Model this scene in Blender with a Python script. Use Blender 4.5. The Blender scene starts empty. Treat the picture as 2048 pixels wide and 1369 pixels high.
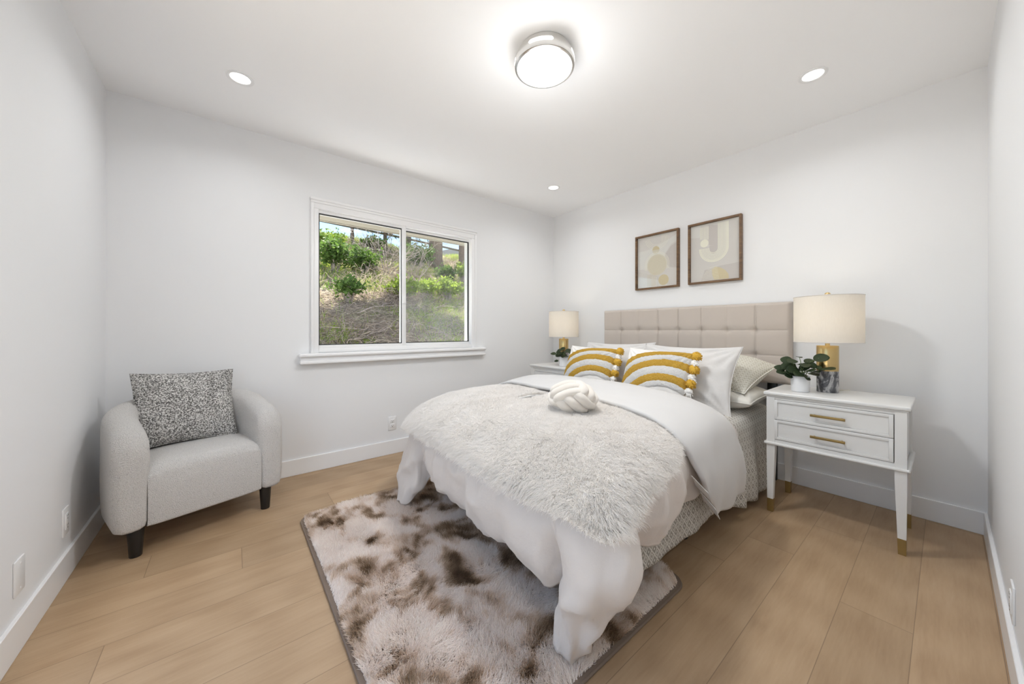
import bpy, bmesh, math, random
import numpy as np
from mathutils import Vector, Matrix, Euler

random.seed(7)
RNG = np.random.default_rng(11)
S = bpy.context.scene
COL = S.collection
PI = math.pi

# room: x along the headboard wall, y = 0 at the headboard wall, z up (metres)
W, L, H = 3.137, 3.616, 2.44

# ---------------------------------------------------------------- camera
cam_d = bpy.data.cameras.new('camera')
cam = bpy.data.objects.new('camera', cam_d)
COL.objects.link(cam)
cam.location = (3.0025, -3.0586, 1.0662)
cam.rotation_euler = (PI / 2, 0, 0.8936)
cam_d.sensor_width = 36.0
cam_d.lens = 698.5 / 2048 * 36.0
cam_d.shift_y = -(684.5 - 660.8) / 2048
cam_d.clip_start = 0.02
cam_d.clip_end = 400
S.camera = cam

# ---------------------------------------------------------------- world, sun, exposure
S.view_settings.view_transform = 'Standard'
S.view_settings.look = 'None'
S.view_settings.gamma = 1.0
S.view_settings.use_curve_mapping = False
S.view_settings.exposure = 0.38
S.cycles.max_bounces = 12
S.cycles.diffuse_bounces = 8

world = bpy.data.worlds.new('world')
S.world = world
world.use_nodes = True
wn = world.node_tree.nodes
wl = world.node_tree.links
wn.clear()
sky = wn.new('ShaderNodeTexSky')
sky.sky_type = 'NISHITA'
sky.sun_disc = False
sky.sun_elevation = math.radians(60)
sky.sun_rotation = math.radians(100)
sky.air_density = 1.0
sky.dust_density = 1.5
bg = wn.new('ShaderNodeBackground')
bg.inputs['Strength'].default_value = 0.34
wo = wn.new('ShaderNodeOutputWorld')
wl.new(sky.outputs[0], bg.inputs[0])
wl.new(bg.outputs[0], wo.inputs[0])

SUN_DIR = Vector((0.47, -0.10, -0.88)).normalized()
sun_d = bpy.data.lights.new('sun', 'SUN')
sun_d.energy = 19.0
sun_d.angle = math.radians(0.6)
sun_d.color = (1.0, 0.955, 0.89)
sun = bpy.data.objects.new('sun', sun_d)
COL.objects.link(sun)
sun.rotation_euler = SUN_DIR.to_track_quat('-Z', 'Y').to_euler()
sun.location = (-8, 2, 14)

# lamp powers (watts)
P_FLUSH, P_FILL, P_SPOT, P_SHADE = 15.0, 3.4, 1.8, 0.40
LAMP_COL = (0.965, 0.985, 1.0)


# ---------------------------------------------------------------- node helpers
def mat(name):
    m = bpy.data.materials.new(name)
    m.use_nodes = True
    nt = m.node_tree
    return m, nt, nt.nodes, nt.links, nt.nodes['Principled BSDF']


def mth(nt, op, a, b=None, c=None):
    n = nt.nodes.new('ShaderNodeMath')
    n.operation = op
    for i, v in enumerate((a, b, c)):
        if v is None:
            continue
        if isinstance(v, (int, float)):
            n.inputs[i].default_value = v
        else:
            nt.links.new(v, n.inputs[i])
    return n.outputs[0]


def mixc(nt, fac, a, b):
    n = nt.nodes.new('ShaderNodeMix')
    n.data_type = 'RGBA'
    for sock, v in ((n.inputs[0], fac), (n.inputs[6], a), (n.inputs[7], b)):
        if isinstance(v, (int, float)):
            sock.default_value = v
        elif isinstance(v, (tuple, list)):
            sock.default_value = (*v[:3], 1)
        else:
            nt.links.new(v, sock)
    return n.outputs[2]


def noise_tex(nt, scale, vec=None, detail=3, rough=0.5, dim='3D'):
    n = nt.nodes.new('ShaderNodeTexNoise')
    n.noise_dimensions = dim
    n.inputs['Scale'].default_value = scale
    n.inputs['Detail'].default_value = detail
    n.inputs['Roughness'].default_value = rough
    if vec is not None:
        nt.links.new(vec, n.inputs['Vector'])
    return n


def coord(nt, which='Object'):
    return nt.nodes.new('ShaderNodeTexCoord').outputs[which]


def mapping(nt, vec, scale=(1, 1, 1), loc=(0, 0, 0), rot=(0, 0, 0)):
    n = nt.nodes.new('ShaderNodeMapping')
    n.inputs['Scale'].default_value = scale
    n.inputs['Location'].default_value = loc
    n.inputs['Rotation'].default_value = rot
    nt.links.new(vec, n.inputs['Vector'])
    return n.outputs[0]


def ramp(nt, fac, stops):
    n = nt.nodes.new('ShaderNodeValToRGB')
    e = n.color_ramp.elements
    while len(e) < len(stops):
        e.new(0.5)
    for el, (p, c) in zip(e, stops):
        el.position = p
        el.color = (*c[:3], 1)
    nt.links.new(fac, n.inputs[0])
    return n.outputs[0]


def bump(nt, bsdf, height, strength=0.3, dist=0.01):
    b = nt.nodes.new('ShaderNodeBump')
    b.inputs['Strength'].default_value = strength
    b.inputs['Distance'].default_value = dist
    nt.links.new(height, b.inputs['Height'])
    nt.links.new(b.outputs[0], bsdf.inputs['Normal'])


def simple(name, col, rough=0.5, metal=0.0, spec=0.5, bump_scale=None, bump_str=0.2, bump_dist=0.003, vary=0.0, vary_scale=6):
    m, nt, nd, lk, b = mat(name)
    b.inputs['Base Color'].default_value = (*col, 1)
    b.inputs['Roughness'].default_value = rough
    b.inputs['Metallic'].default_value = metal
    b.inputs['Specular IOR Level'].default_value = spec
    if vary:
        n = noise_tex(nt, vary_scale, coord(nt))
        lk.new(mixc(nt, n.outputs[0], tuple(c * (1 - vary) for c in col), tuple(min(1, c * (1 + vary)) for c in col)), b.inputs['Base Color'])
    if bump_scale:
        n = noise_tex(nt, bump_scale, coord(nt), detail=4)
        bump(nt, b, n.outputs[0], bump_str, bump_dist)
    return m


def emit(name, col, strength):
    m, nt, nd, lk, b = mat(name)
    b.inputs['Base Color'].default_value = (0.8, 0.8, 0.8, 1)
    b.inputs['Emission Color'].default_value = (*col, 1)
    b.inputs['Emission Strength'].default_value = strength
    return m


# ---------------------------------------------------------------- numpy noise
def _hash(ix, iy, iz, seed):
    h = (ix * 374761393 + iy * 668265263 + iz * 2147483647 + seed * 1274126177) & 0xFFFFFFFF
    h = ((h ^ (h >> 13)) * 1274126177) & 0xFFFFFFFF
    h = (h ^ (h >> 16)) & 0xFFFFFFFF
    return h / 4294967295.0


def vnoise(p, seed=0):
    p = np.asarray(p, float)
    i = np.floor(p).astype(np.int64)
    f = p - i
    f = f * f * (3 - 2 * f)
    r = 0
    for dx in (0, 1):
        for dy in (0, 1):
            for dz in (0, 1):
                w = (f[..., 0] if dx else 1 - f[..., 0]) * (f[..., 1] if dy else 1 - f[..., 1]) * (f[..., 2] if dz else 1 - f[..., 2])
                r = r + w * _hash(i[..., 0] + dx, i[..., 1] + dy, i[..., 2] + dz, seed)
    return r


def fbm(p, oct=4, seed=0):
    p = np.asarray(p, float)
    a, s, t = 0.5, 0, 0
    for k in range(oct):
        s = s + a * vnoise(p * (2 ** k), seed + k * 17)
        t += a
        a *= 0.5
    return s / t


# ---------------------------------------------------------------- object helpers
def tag(o, label=None, cat=None, group=None, kind=None):
    if label:
        o['label'] = label
    if cat:
        o['category'] = cat
    if group:
        o['group'] = group
    if kind:
        o['kind'] = kind
    return o


def thing(name, label, cat, loc=(0, 0, 0), rz=0.0, group=None):
    o = bpy.data.objects.new(name, None)
    COL.objects.link(o)
    o.empty_display_size = 0.05
    o.location = loc
    o.rotation_euler = (0, 0, rz)
    return tag(o, label, cat, group)


def obj(name, bm, m, parent=None, smooth=True, angle=40):
    me = bpy.data.meshes.new(name)
    bm.normal_update()
    bm.to_mesh(me)
    bm.free()
    return _finish(name, me, m, parent, smooth, angle)


def _finish(name, me, m, parent=None, smooth=True, angle=40):
    for mm in (m if isinstance(m, (list, tuple)) else [m]):
        me.materials.append(mm)
    if smooth:
        me.polygons.foreach_set('use_smooth', [True] * len(me.polygons))
        if angle is not None:
            try:
                me.set_sharp_from_angle(angle=math.radians(angle))
            except Exception:
                pass
    o = bpy.data.objects.new(name, me)
    COL.objects.link(o)
    if parent is not None:
        o.parent = parent
    return o


def struct(name, bm, m, parent=None, smooth=False, angle=40):
    o = obj(name, bm, m, parent, smooth, angle)
    if parent is None:
        o['kind'] = 'structure'
    return o


def BM():
    return bmesh.new()


def merge(bm, other, mtx=None):
    if mtx is not None:
        bmesh.ops.transform(other, matrix=mtx, verts=other.verts)
    me = bpy.data.meshes.new('t')
    other.to_mesh(me)
    other.free()
    bm.from_mesh(me)
    bpy.data.meshes.remove(me)


def box(bm, c, d, bev=0.0, seg=2, mtx=None, taper=None):
    t = bmesh.new()
    bmesh.ops.create_cube(t, size=1)
    for v in t.verts:
        v.co = Vector((v.co.x * d[0], v.co.y * d[1], v.co.z * d[2]))
        if taper and v.co.z < 0:
            v.co.x *= taper
            v.co.y *= taper
    if bev > 0:
        bmesh.ops.bevel(t, geom=list(t.edges), offset=bev, segments=seg, profile=0.5, affect='EDGES')
    bmesh.ops.translate(t, verts=t.verts, vec=Vector(c))
    merge(bm, t, mtx)


def lathe(bm, prof, c=(0, 0, 0), seg=48, mtx=None, caps=True):
    t = bmesh.new()
    rings = []
    for r, z in prof:
        if r < 1e-6:
            rings.append([t.verts.new((0, 0, z))])
        else:
            rings.append([t.verts.new((r * math.cos(2 * PI * k / seg), r * math.sin(2 * PI * k / seg), z)) for k in range(seg)])
    for a, b in zip(rings, rings[1:]):
        if len(a) == 1 and len(b) == 1:
            continue
        for k in range(seg):
            j = (k + 1) % seg
            if len(a) == 1:
                t.faces.new((a[0], b[j], b[k]))
            elif len(b) == 1:
                t.faces.new((a[k], a[j], b[0]))
            else:
                t.faces.new((a[k], a[j], b[j], b[k]))
    bmesh.ops.recalc_face_normals(t, faces=t.faces)
    bmesh.ops.translate(t, verts=t.verts, vec=Vector(c))
    merge(bm, t, mtx)


def tube(bm, pts, r, seg=8, closed=False, caps=True):
    """tube along a polyline; r is a number or one radius per point"""
    pts = [Vector(p) for p in pts]
    n = len(pts)
    rr = r if isinstance(r, (list, tuple, np.ndarray)) else [r] * n
    rings = []
    up = None
    for i, p in enumerate(pts):
        if closed:
            d = pts[(i + 1) % n] - pts[i - 1]
        else:
            d = pts[min(i + 1, n - 1)] - pts[max(i - 1, 0)]
        d.normalize()
        if up is None:
            up = d.orthogonal().normalized()
        up = (up - d * up.dot(d))
        if up.length < 1e-6:
            up = d.orthogonal()
        up.normalize()
        s = d.cross(up)
        rings.append([bm.verts.new(p + (up * math.cos(2 * PI * k / seg) + s * math.sin(2 * PI * k / seg)) * float(rr[i])) for k in range(seg)])
    m = n if closed else n - 1
    for i in range(m):
        a, b = rings[i], rings[(i + 1) % n]
        off = 0
        if closed and i == n - 1:
            best = None
            for o_ in range(seg):
                dd = sum((a[k].co - b[(k + o_) % seg].co).length for k in range(0, seg, 2))
                if best is None or dd < best[0]:
                    best = (dd, o_)
            off = best[1]
        for k in range(seg):
            j = (k + 1) % seg
            bm.faces.new((a[k], a[j], b[(j + off) % seg], b[(k + off) % seg]))
    if caps and not closed:
        try:
            bm.faces.new(list(reversed(rings[0])))
            bm.faces.new(rings[-1])
        except ValueError:
            pass


def grid_obj(name, G, m, parent=None, uv=None, thick=0.0, off=-1, closed_u=False, subsurf=0):
    """G: (U, V, 3) grid of points -> one mesh with UVs"""
    G = np.asarray(G, float)
    U, V = G.shape[:2]
    verts = G.reshape(-1, 3)
    faces = []
    for i in range(U if closed_u else U - 1):
        i2 = (i + 1) % U
        for j in range(V - 1):
            faces.append((i * V + j, i2 * V + j, i2 * V + j + 1, i * V + j + 1))
    me = bpy.data.meshes.new(name)
    me.from_pydata(verts.tolist(), [], faces)
    if uv is None:
        du = np.concatenate([[0], np.cumsum(np.linalg.norm(np.diff(G, axis=0), axis=2).max(axis=1))])
        dv = np.concatenate([np.zeros((U, 1)), np.cumsum(np.linalg.norm(np.diff(G, axis=1), axis=2), axis=1)], axis=1)
        uv = np.stack([np.repeat(du[:, None], V, 1), dv], axis=2)
    lay = me.uv_layers.new(name='UVMap')
    uvf = uv.reshape(-1, 2)
    loops = np.empty(len(me.loops), dtype=np.int32)
    me.loops.foreach_get('vertex_index', loops)
    lay.data.foreach_set('uv', uvf[loops].ravel())
    o = _finish(name, me, m, parent, True, None)
    if thick:
        md = o.modifiers.new('thickness', 'SOLIDIFY')
        md.thickness = thick
        md.offset = off
    if subsurf:
        md = o.modifiers.new('smooth', 'SUBSURF')
        md.levels = md.render_levels = subsurf
    return o


def catmull(P, n, axis=0):
    """Catmull-Rom resampling of control points along one axis, n steps per span"""
    P = np.moveaxis(np.asarray(P, float), axis, 0)
    K = len(P)
    ext = np.concatenate([[2 * P[0] - P[1]], P, [2 * P[-1] - P[-2]]])
    out = []
    for i in range(K - 1):
        p0, p1, p2, p3 = ext[i:i + 4]
        for k in range(n):
            t = k / n
            out.append(0.5 * ((2 * p1) + (-p0 + p2) * t + (2 * p0 - 5 * p1 + 4 * p2 - p3) * t * t + (-p0 + 3 * p1 - 3 * p2 + p3) * t ** 3))
    out.append(P[-1])
    return np.moveaxis(np.array(out), 0, axis)


def grid_normals(G):
    du = np.gradient(G, axis=0)
    dv = np.gradient(G, axis=1)
    n = np.cross(du, dv)
    return n / np.maximum(np.linalg.norm(n, axis=2, keepdims=True), 1e-9)


def hair(name, roots, dirs, length, radius, m, parent=None, col=None, npt=5, droop=0.0, curl=0.0, seed=3, tip=0.25):
    """strand curves: one object"""
    rng = np.random.default_rng(seed)
    n = len(roots)
    length = np.broadcast_to(np.asarray(length, float), (n,))
    t = np.linspace(0, 1, npt)
    P = roots[:, None, :] + dirs[:, None, :] * (length[:, None] * t[None, :])[..., None]
    P[..., 2] -= (droop * length[:, None] * (t ** 2)[None, :])
    if curl:
        wob = rng.normal(0, 1, (n, npt, 3)) * curl * length[:, None, None] * t[None, :, None]
        P = P + wob
    hc = bpy.data.hair_curves.new(name)
    hc.add_curves([npt] * n)
    hc.attributes['position'].data.foreach_set('vector', P.astype(np.float32).ravel())
    ra = hc.attributes.get('radius') or hc.attributes.new('radius', 'FLOAT', 'POINT')
    rad = np.broadcast_to(np.asarray(radius, float), (n,))[:, None] * (1 - (1 - tip) * t[None, :])
    ra.data.foreach_set('value', rad.astype(np.float32).ravel())
    if col is not None:
        ca = hc.attributes.new('col', 'FLOAT_COLOR', 'CURVE')
        c4 = np.concatenate([col, np.ones((n, 1))], axis=1)
        ca.data.foreach_set('color', c4.astype(np.float32).ravel())
    hc.materials.append(m)
    o = bpy.data.objects.new(name, hc)
    COL.objects.link(o)
    if parent is not None:
        o.parent = parent
    return o


def strand_mat(name, rough=0.8, transl=0.35, spec=0.15):
    m, nt, nd, lk, b = mat(name)
    a = nd.new('ShaderNodeAttribute')
    a.attribute_name = 'col'
    df = nd.new('ShaderNodeBsdfDiffuse')
    tr = nd.new('ShaderNodeBsdfTranslucent')
    mx = nd.new('ShaderNodeMixShader')
    mx.inputs[0].default_value = transl
    lk.new(a.outputs['Color'], df.inputs[0])
    lk.new(a.outputs['Color'], tr.inputs[0])
    lk.new(df.outputs[0], mx.inputs[1])
    lk.new(tr.outputs[0], mx.inputs[2])
    lk.new(mx.outputs[0], nd['Material Output'].inputs[0])
    return m


# ---------------------------------------------------------------- materials
M = {}
M['wall'] = simple('wall_paint', (0.80, 0.805, 0.815), 0.75, spec=0.25, bump_scale=180, bump_str=0.04, bump_dist=0.002)
M['ceiling'] = simple('ceiling_paint', (0.91, 0.91, 0.915), 0.85, spec=0.2, bump_scale=120, bump_str=0.03, bump_dist=0.002)
M['trim'] = simple('trim_paint', (0.84, 0.84, 0.845), 0.35, spec=0.45)
M['vinyl'] = simple('window_vinyl', (0.82, 0.82, 0.82), 0.3)
M['gasket'] = simple('gasket', (0.03, 0.03, 0.03), 0.6)
M['white_lacquer'] = simple('white_lacquer', (0.72, 0.715, 0.70), 0.28)
M['brass_foot'] = simple('dull_brass', (0.34, 0.235, 0.09), 0.42, metal=0.75, vary=0.12, vary_scale=20)
M['brass'] = simple('brass', (0.72, 0.53, 0.25), 0.28, metal=1.0)
M['brass_body'] = simple('aged_brass', (0.60, 0.44, 0.20), 0.24, metal=1.0, vary=0.15, vary_scale=12)
M['black_wood'] = simple('black_wood', (0.012, 0.011, 0.011), 0.4)
M['gap_shade'] = simple('cabinet_gap_shade', (0.03, 0.03, 0.03), 0.9)
M['plate'] = simple('outlet_plastic', (0.82, 0.82, 0.82), 0.35)
M['slot'] = simple('outlet_slot', (0.04, 0.04, 0.04), 0.6)
M['nickel'] = simple('brushed_nickel', (0.72, 0.71, 0.69), 0.2, metal=1.0)
M['lens'] = emit('lamp_lens', (1.0, 0.985, 0.965), 1.2)
M['diffuser'] = emit('lamp_diffuser', (1.0, 0.99, 0.98), 0.62)
M['bulb'] = emit('bulb_glow', (1.0, 0.86, 0.66), 6.0)
M['pot'] = simple('white_ceramic', (0.78, 0.78, 0.79), 0.45)
M['soil'] = simple('soil', (0.02, 0.016, 0.012), 0.95, bump_scale=150, bump_str=0.8, bump_dist=0.004)
M['stem'] = simple('plant_stem', (0.10, 0.16, 0.05), 0.6)
M['cord'] = simple('lamp_cord', (0.65, 0.62, 0.55), 0.5)
M['mattress'] = simple('mattress_ticking', (0.75, 0.73, 0.70), 0.85)
M['caster'] = simple('caster_grey', (0.30, 0.30, 0.31), 0.4, metal=0.4)


def fabric(name, col, scale=900, strength=0.25, rough=0.9, sheen=0.2, vary=0.03, wrinkle=0.0):
    m, nt, nd, lk, b = mat(name)
    tc = coord(nt)
    n = noise_tex(nt, 5, tc, detail=4)
    lk.new(mixc(nt, n.outputs[0], tuple(c * (1 - vary) for c in col), tuple(min(1, c * (1 + vary)) for c in col)), b.inputs['Base Color'])
    b.inputs['Roughness'].default_value = rough
    b.inputs['Specular IOR Level'].default_value = 0.15
    b.inputs['Sheen Weight'].default_value = sheen
    b.inputs['Sheen Roughness'].default_value = 0.6
    n2 = noise_tex(nt, scale, tc, detail=2)
    hgt = n2.outputs[0]
    if wrinkle:
        n3 = noise_tex(nt, 16, tc, detail=5, rough=0.6)
        hgt = mth(nt, 'ADD', mth(nt, 'MULTIPLY', n2.outputs[0], 0.25), mth(nt, 'MULTIPLY', n3.outputs[0], wrinkle))
    bump(nt, b, hgt, strength, 0.004)
    return m


M['duvet'] = fabric('white_linen', (0.70, 0.645, 0.605), 600, 0.3, wrinkle=3.0)
M['duvet_top'] = fabric('white_linen_toned_down', (0.585, 0.57, 0.555), 600, 0.15, wrinkle=1.2)  # top toned darker than the body to offset the strong overhead light
M['pillowcase'] = fabric('pillowcase_linen', (0.66, 0.64, 0.62), 600, 0.3, wrinkle=2.5)
M['sleep_pillow'] = fabric('sleeping_pillow_satin', (0.68, 0.655, 0.60), 500, 0.15, rough=0.6, wrinkle=2.0)
M['headboard'] = fabric('headboard_fabric', (0.575, 0.51, 0.455), 1100, 0.35, vary=0.04)
M['knot'] = fabric('knot_velvet', (0.66, 0.61, 0.55), 1400, 0.15, sheen=0.4)
M['backing'] = fabric('rug_binding', (0.21, 0.16, 0.125), 700, 0.4, sheen=0.0)
M['throw_base'] = fabric('throw_backing', (0.86, 0.84, 0.81), 500, 0.3)


def boucle(name, col, scale=260, dark=0.82):
    m, nt, nd, lk, b = mat(name)
    tc = coord(nt)
    v = nd.new('ShaderNodeTexVoronoi')
    v.inputs['Scale'].default_value = scale
    dist = noise_tex(nt, 60, tc, detail=2)
    add = nd.new('ShaderNodeVectorMath')
    add.operation = 'MULTIPLY_ADD'
    lk.new(dist.outputs['Color'], add.inputs[0])
    add.inputs[1].default_value = (0.02, 0.02, 0.02)
    lk.new(tc, add.inputs[2])
    lk.new(add.outputs[0], v.inputs['Vector'])
    lk.new(mixc(nt, v.outputs['Distance'], col, tuple(c * dark for c in col)), b.inputs['Base Color'])
    b.inputs['Roughness'].default_value = 0.95
    b.inputs['Specular IOR Level'].default_value = 0.1
    b.inputs['Sheen Weight'].default_value = 0.25
    n = noise_tex(nt, scale * 0.9, tc, detail=2)
    bump(nt, b, mth(nt, 'SUBTRACT', n.outputs[0], v.outputs['Distance']), 0.7, 0.006)
    return m


M['boucle'] = boucle('cream_boucle', (0.79, 0.765, 0.74), scale=300, dark=0.71)


def speckle():
    m, nt, nd, lk, b = mat('grey_speckle_boucle')
    tc = coord(nt)
    n = noise_tex(nt, 150, tc, detail=2, rough=0.7)
    n2 = noise_tex(nt, 14, tc, detail=2)
    f = mth(nt, 'ADD', n.outputs[0], mth(nt, 'MULTIPLY', mth(nt, 'SUBTRACT', n2.outputs[0], 0.5), 0.12))
    c = ramp(nt, f, [(0.40, (0.10, 0.095, 0.09)), (0.50, (0.36, 0.35, 0.335)), (0.60, (0.74, 0.73, 0.71))])
    lk.new(c, b.inputs['Base Color'])
    b.inputs['Roughness'].default_value = 0.95
    b.inputs['Specular IOR Level'].default_value = 0.1
    bump(nt, b, n.outputs[0], 0.9, 0.008)
    return m


M['speckle'] = speckle()


def floor_mat():
    m, nt, nd, lk, b = mat('oak_planks')
    tc = coord(nt)
    sep = nd.new('ShaderNodeSeparateXYZ')
    lk.new(tc, sep.inputs[0])
    x, y = sep.outputs[0], sep.outputs[1]
    pw, pl = 0.19, 1.65
    xi = mth(nt, 'DIVIDE', mth(nt, 'ADD', x, 0.11), pw)
    row = mth(nt, 'FLOOR', xi)
    fx = mth(nt, 'FRACT', xi)
    wr = nd.new('ShaderNodeTexWhiteNoise')
    wr.noise_dimensions = '1D'
    lk.new(row, wr.inputs['W'])
    yi = mth(nt, 'ADD', mth(nt, 'DIVIDE', y, pl), mth(nt, 'MULTIPLY', wr.outputs[0], 7.0))
    cell = mth(nt, 'FLOOR', yi)
    fy = mth(nt, 'FRACT', yi)
    comb = nd.new('ShaderNodeCombineXYZ')
    lk.new(row, comb.inputs[0])
    lk.new(cell, comb.inputs[1])
    wc = nd.new('ShaderNodeTexWhiteNoise')
    wc.noise_dimensions = '3D'
    lk.new(comb.outputs[0], wc.inputs['Vector'])
    # grain: stretched along y, shifted per plank
    gv = nd.new('ShaderNodeCombineXYZ')
    lk.new(mth(nt, 'ADD', mth(nt, 'MULTIPLY', x, 1.0), mth(nt, 'MULTIPLY', wc.outputs[0], 37.0)), gv.inputs[0])
    lk.new(mth(nt, 'ADD', mth(nt, 'MULTIPLY', y, 0.09), mth(nt, 'MULTIPLY', wc.outputs[0], 11.0)), gv.inputs[1])
    g1 = noise_tex(nt, 16, gv.outputs[0], detail=6, rough=0.62)
    g2 = noise_tex(nt, 120, gv.outputs[0], detail=3, rough=0.6)
    gv2 = mapping(nt, gv.outputs[0], (1, 4.2, 1))
    wv = nd.new('ShaderNodeTexWave')
    wv.wave_type = 'RINGS'
    wv.inputs['Scale'].default_value = 3.0
    wv.inputs['Distortion'].default_value = 7.0
    wv.inputs['Detail'].default_value = 2.0
    wv.inputs['Detail Scale'].default_value = 0.8
    lk.new(gv2, wv.inputs['Vector'])
    g = mth(nt, 'ADD', mth(nt, 'MULTIPLY', g1.outputs[0], 0.62), mth(nt, 'ADD', mth(nt, 'MULTIPLY', g2.outputs[0], 0.26), mth(nt, 'MULTIPLY', wv.outputs['Fac'], 0.12)))
    base = ramp(nt, g, [(0.28, (0.335, 0.218, 0.124)), (0.50, (0.405, 0.278, 0.165)), (0.74, (0.465, 0.330, 0.204))])
    tone = mth(nt, 'ADD', 0.915, mth(nt, 'MULTIPLY', wc.outputs[0], 0.17))
    vm = nd.new('ShaderNodeVectorMath')
    vm.operation = 'SCALE'
    lk.new(base, vm.inputs[0])
    lk.new(tone, vm.inputs['Scale'])
    ex = mth(nt, 'MINIMUM', fx, mth(nt, 'SUBTRACT', 1.0, fx))
    ey = mth(nt, 'MINIMUM', fy, mth(nt, 'SUBTRACT', 1.0, fy))
    sx = mth(nt, 'LESS_THAN', ex, 0.006)
    sy = mth(nt, 'LESS_THAN', ey, 0.0008)
    seam = mth(nt, 'MAXIMUM', sx, sy)
    c = mixc(nt, mth(nt, 'MULTIPLY', seam, 0.6), vm.outputs[0], (0.16, 0.10, 0.06))
    lk.new(c, b.inputs['Base Color'])
    b.inputs['Roughness'].default_value = 0.42
    b.inputs['Specular IOR Level'].default_value = 0.35
    bump(nt, b, mth(nt, 'SUBTRACT', mth(nt, 'MULTIPLY', g1.outputs[0], 0.15), seam), 0.12, 0.003)
    return m


M['floor'] = floor_mat()


def lattice(name, ca, cb, scale):
    """woven trellis of nested diamonds, laid in UV (metres)"""
    m, nt, nd, lk, b = mat(name)
    uv = coord(nt, 'UV')
    sep = nd.new('ShaderNodeSeparateXYZ')
    nz = noise_tex(nt, 30, uv, detail=1)
    lk.new(uv, sep.inputs[0])
    w = mth(nt, 'MULTIPLY', mth(nt, 'SUBTRACT', nz.outputs[0], 0.5), 0.10)
    u = mth(nt, 'ADD', mth(nt, 'MULTIPLY', sep.outputs[0], scale), w)
    v = mth(nt, 'ADD', mth(nt, 'MULTIPLY', sep.outputs[1], scale * 0.8), w)
    a = mth(nt, 'ABSOLUTE', mth(nt, 'SUBTRACT', mth(nt, 'FRACT', u), 0.5))
    c = mth(nt, 'ABSOLUTE', mth(nt, 'SUBTRACT', mth(nt, 'FRACT', v), 0.5))
    d = mth(nt, 'ADD', a, c)
    band1 = mth(nt, 'LESS_THAN', mth(nt, 'ABSOLUTE', mth(nt, 'SUBTRACT', d, 0.5)), 0.10)
    band2 = mth(nt, 'LESS_THAN', mth(nt, 'ABSOLUTE', mth(nt, 'SUBTRACT', d, 0.22)), 0.065)
    band3 = mth(nt, 'GREATER_THAN', d, 0.86)
    f = mth(nt, 'MAXIMUM', mth(nt, 'MAXIMUM', band1, band2), band3)
    lk.new(mixc(nt, f, ca, cb), b.inputs['Base Color'])
    b.inputs['Roughness'].default_value = 0.9
    b.inputs['Specular IOR Level'].default_value = 0.15
    bump(nt, b, f, 0.25, 0.003)
    return m


M['lattice'] = lattice('grey_trellis_weave', (0.33, 0.31, 0.275), (0.66, 0.64, 0.60), 27)
M['lattice_pale'] = lattice('pale_trellis_weave', (0.47, 0.44, 0.35), (0.76, 0.74, 0.68), 24)


def arcs_mat():
    m, nt, nd, lk, b = mat('tufted_yellow_arcs')
    uv = coord(nt, 'UV')
    tc = coord(nt)
    nz = noise_tex(nt, 60, tc, detail=2)
    sub = nd.new('ShaderNodeVectorMath')
    sub.operation = 'DISTANCE'
    lk.new(uv, sub.inputs[0])
    sub.inputs[1].default_value = (0.75, -0.10, 0)
    r = mth(nt, 'ADD', sub.outputs['Value'], mth(nt, 'MULTIPLY', mth(nt, 'SUBTRACT', nz.outputs[0], 0.5), 0.03))

    def band(lo, hi):
        return mth(nt, 'MULTIPLY', mth(nt, 'GREATER_THAN', r, lo), mth(nt, 'LESS_THAN', r, hi))
    y = mth(nt, 'MAXIMUM', mth(nt, 'MAXIMUM', band(0.56, 0.675), band(0.80, 0.915)), band(1.005, 1.09))
    tuft = band(0.47, 1.10)
    pile = noise_tex(nt, 330, tc, detail=2, rough=0.7)
    yc = ramp(nt, pile.outputs[0], [(0.25, (0.36, 0.19, 0.018)), (0.5, (0.62, 0.37, 0.06)), (0.8, (0.74, 0.49, 0.13))])
    wc = ramp(nt, pile.outputs[0], [(0.25, (0.64, 0.61, 0.58)), (0.55, (0.83, 0.82, 0.80)), (0.8, (0.88, 0.87, 0.86))])
    c = mixc(nt, tuft, (0.79, 0.765, 0.73), wc)
    c = mixc(nt, y, c, yc)
    lk.new(c, b.inputs['Base Color'])
    b.inputs['Roughness'].default_value = 0.95
    b.inputs['Specular IOR Level'].default_value = 0.1
    hgt = mth(nt, 'MULTIPLY', tuft, mth(nt, 'ADD', 0.5, mth(nt, 'MULTIPLY', pile.outputs[0], 1.4)))
    hgt = mth(nt, 'ADD', hgt, mth(nt, 'MULTIPLY', noise_tex(nt, 22, tc, detail=3).outputs[0], 0.5))
    bump(nt, b, hgt, 0.8, 0.008)
    return m


M['arcs'] = arcs_mat()
M['yarn_yellow'] = simple('yellow_yarn', (0.60, 0.36, 0.055), 0.95, spec=0.1, vary=0.25, vary_scale=200)
M['yarn_white'] = simple('white_yarn', (0.82, 0.80, 0.77), 0.95, spec=0.1, vary=0.06, vary_scale=200)


def marble():
    m, nt, nd, lk, b = mat('grey_marble')
    tc = coord(nt)
    n = noise_tex(nt, 16, mapping(nt, tc, (1, 1, 0.55), rot=(0.3, 0.5, 0.2)), detail=7, rough=0.62)
    n.inputs['Distortion'].default_value = 1.6
    c = ramp(nt, n.outputs[0], [(0.36, (0.035, 0.035, 0.04)), (0.50, (0.13, 0.13, 0.14)), (0.58, (0.50, 0.49, 0.49)), (0.66, (0.17, 0.17, 0.18))])
    lk.new(c, b.inputs['Base Color'])
    b.inputs['Roughness'].default_value = 0.22
    return m


M['marble'] = marble()


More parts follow.
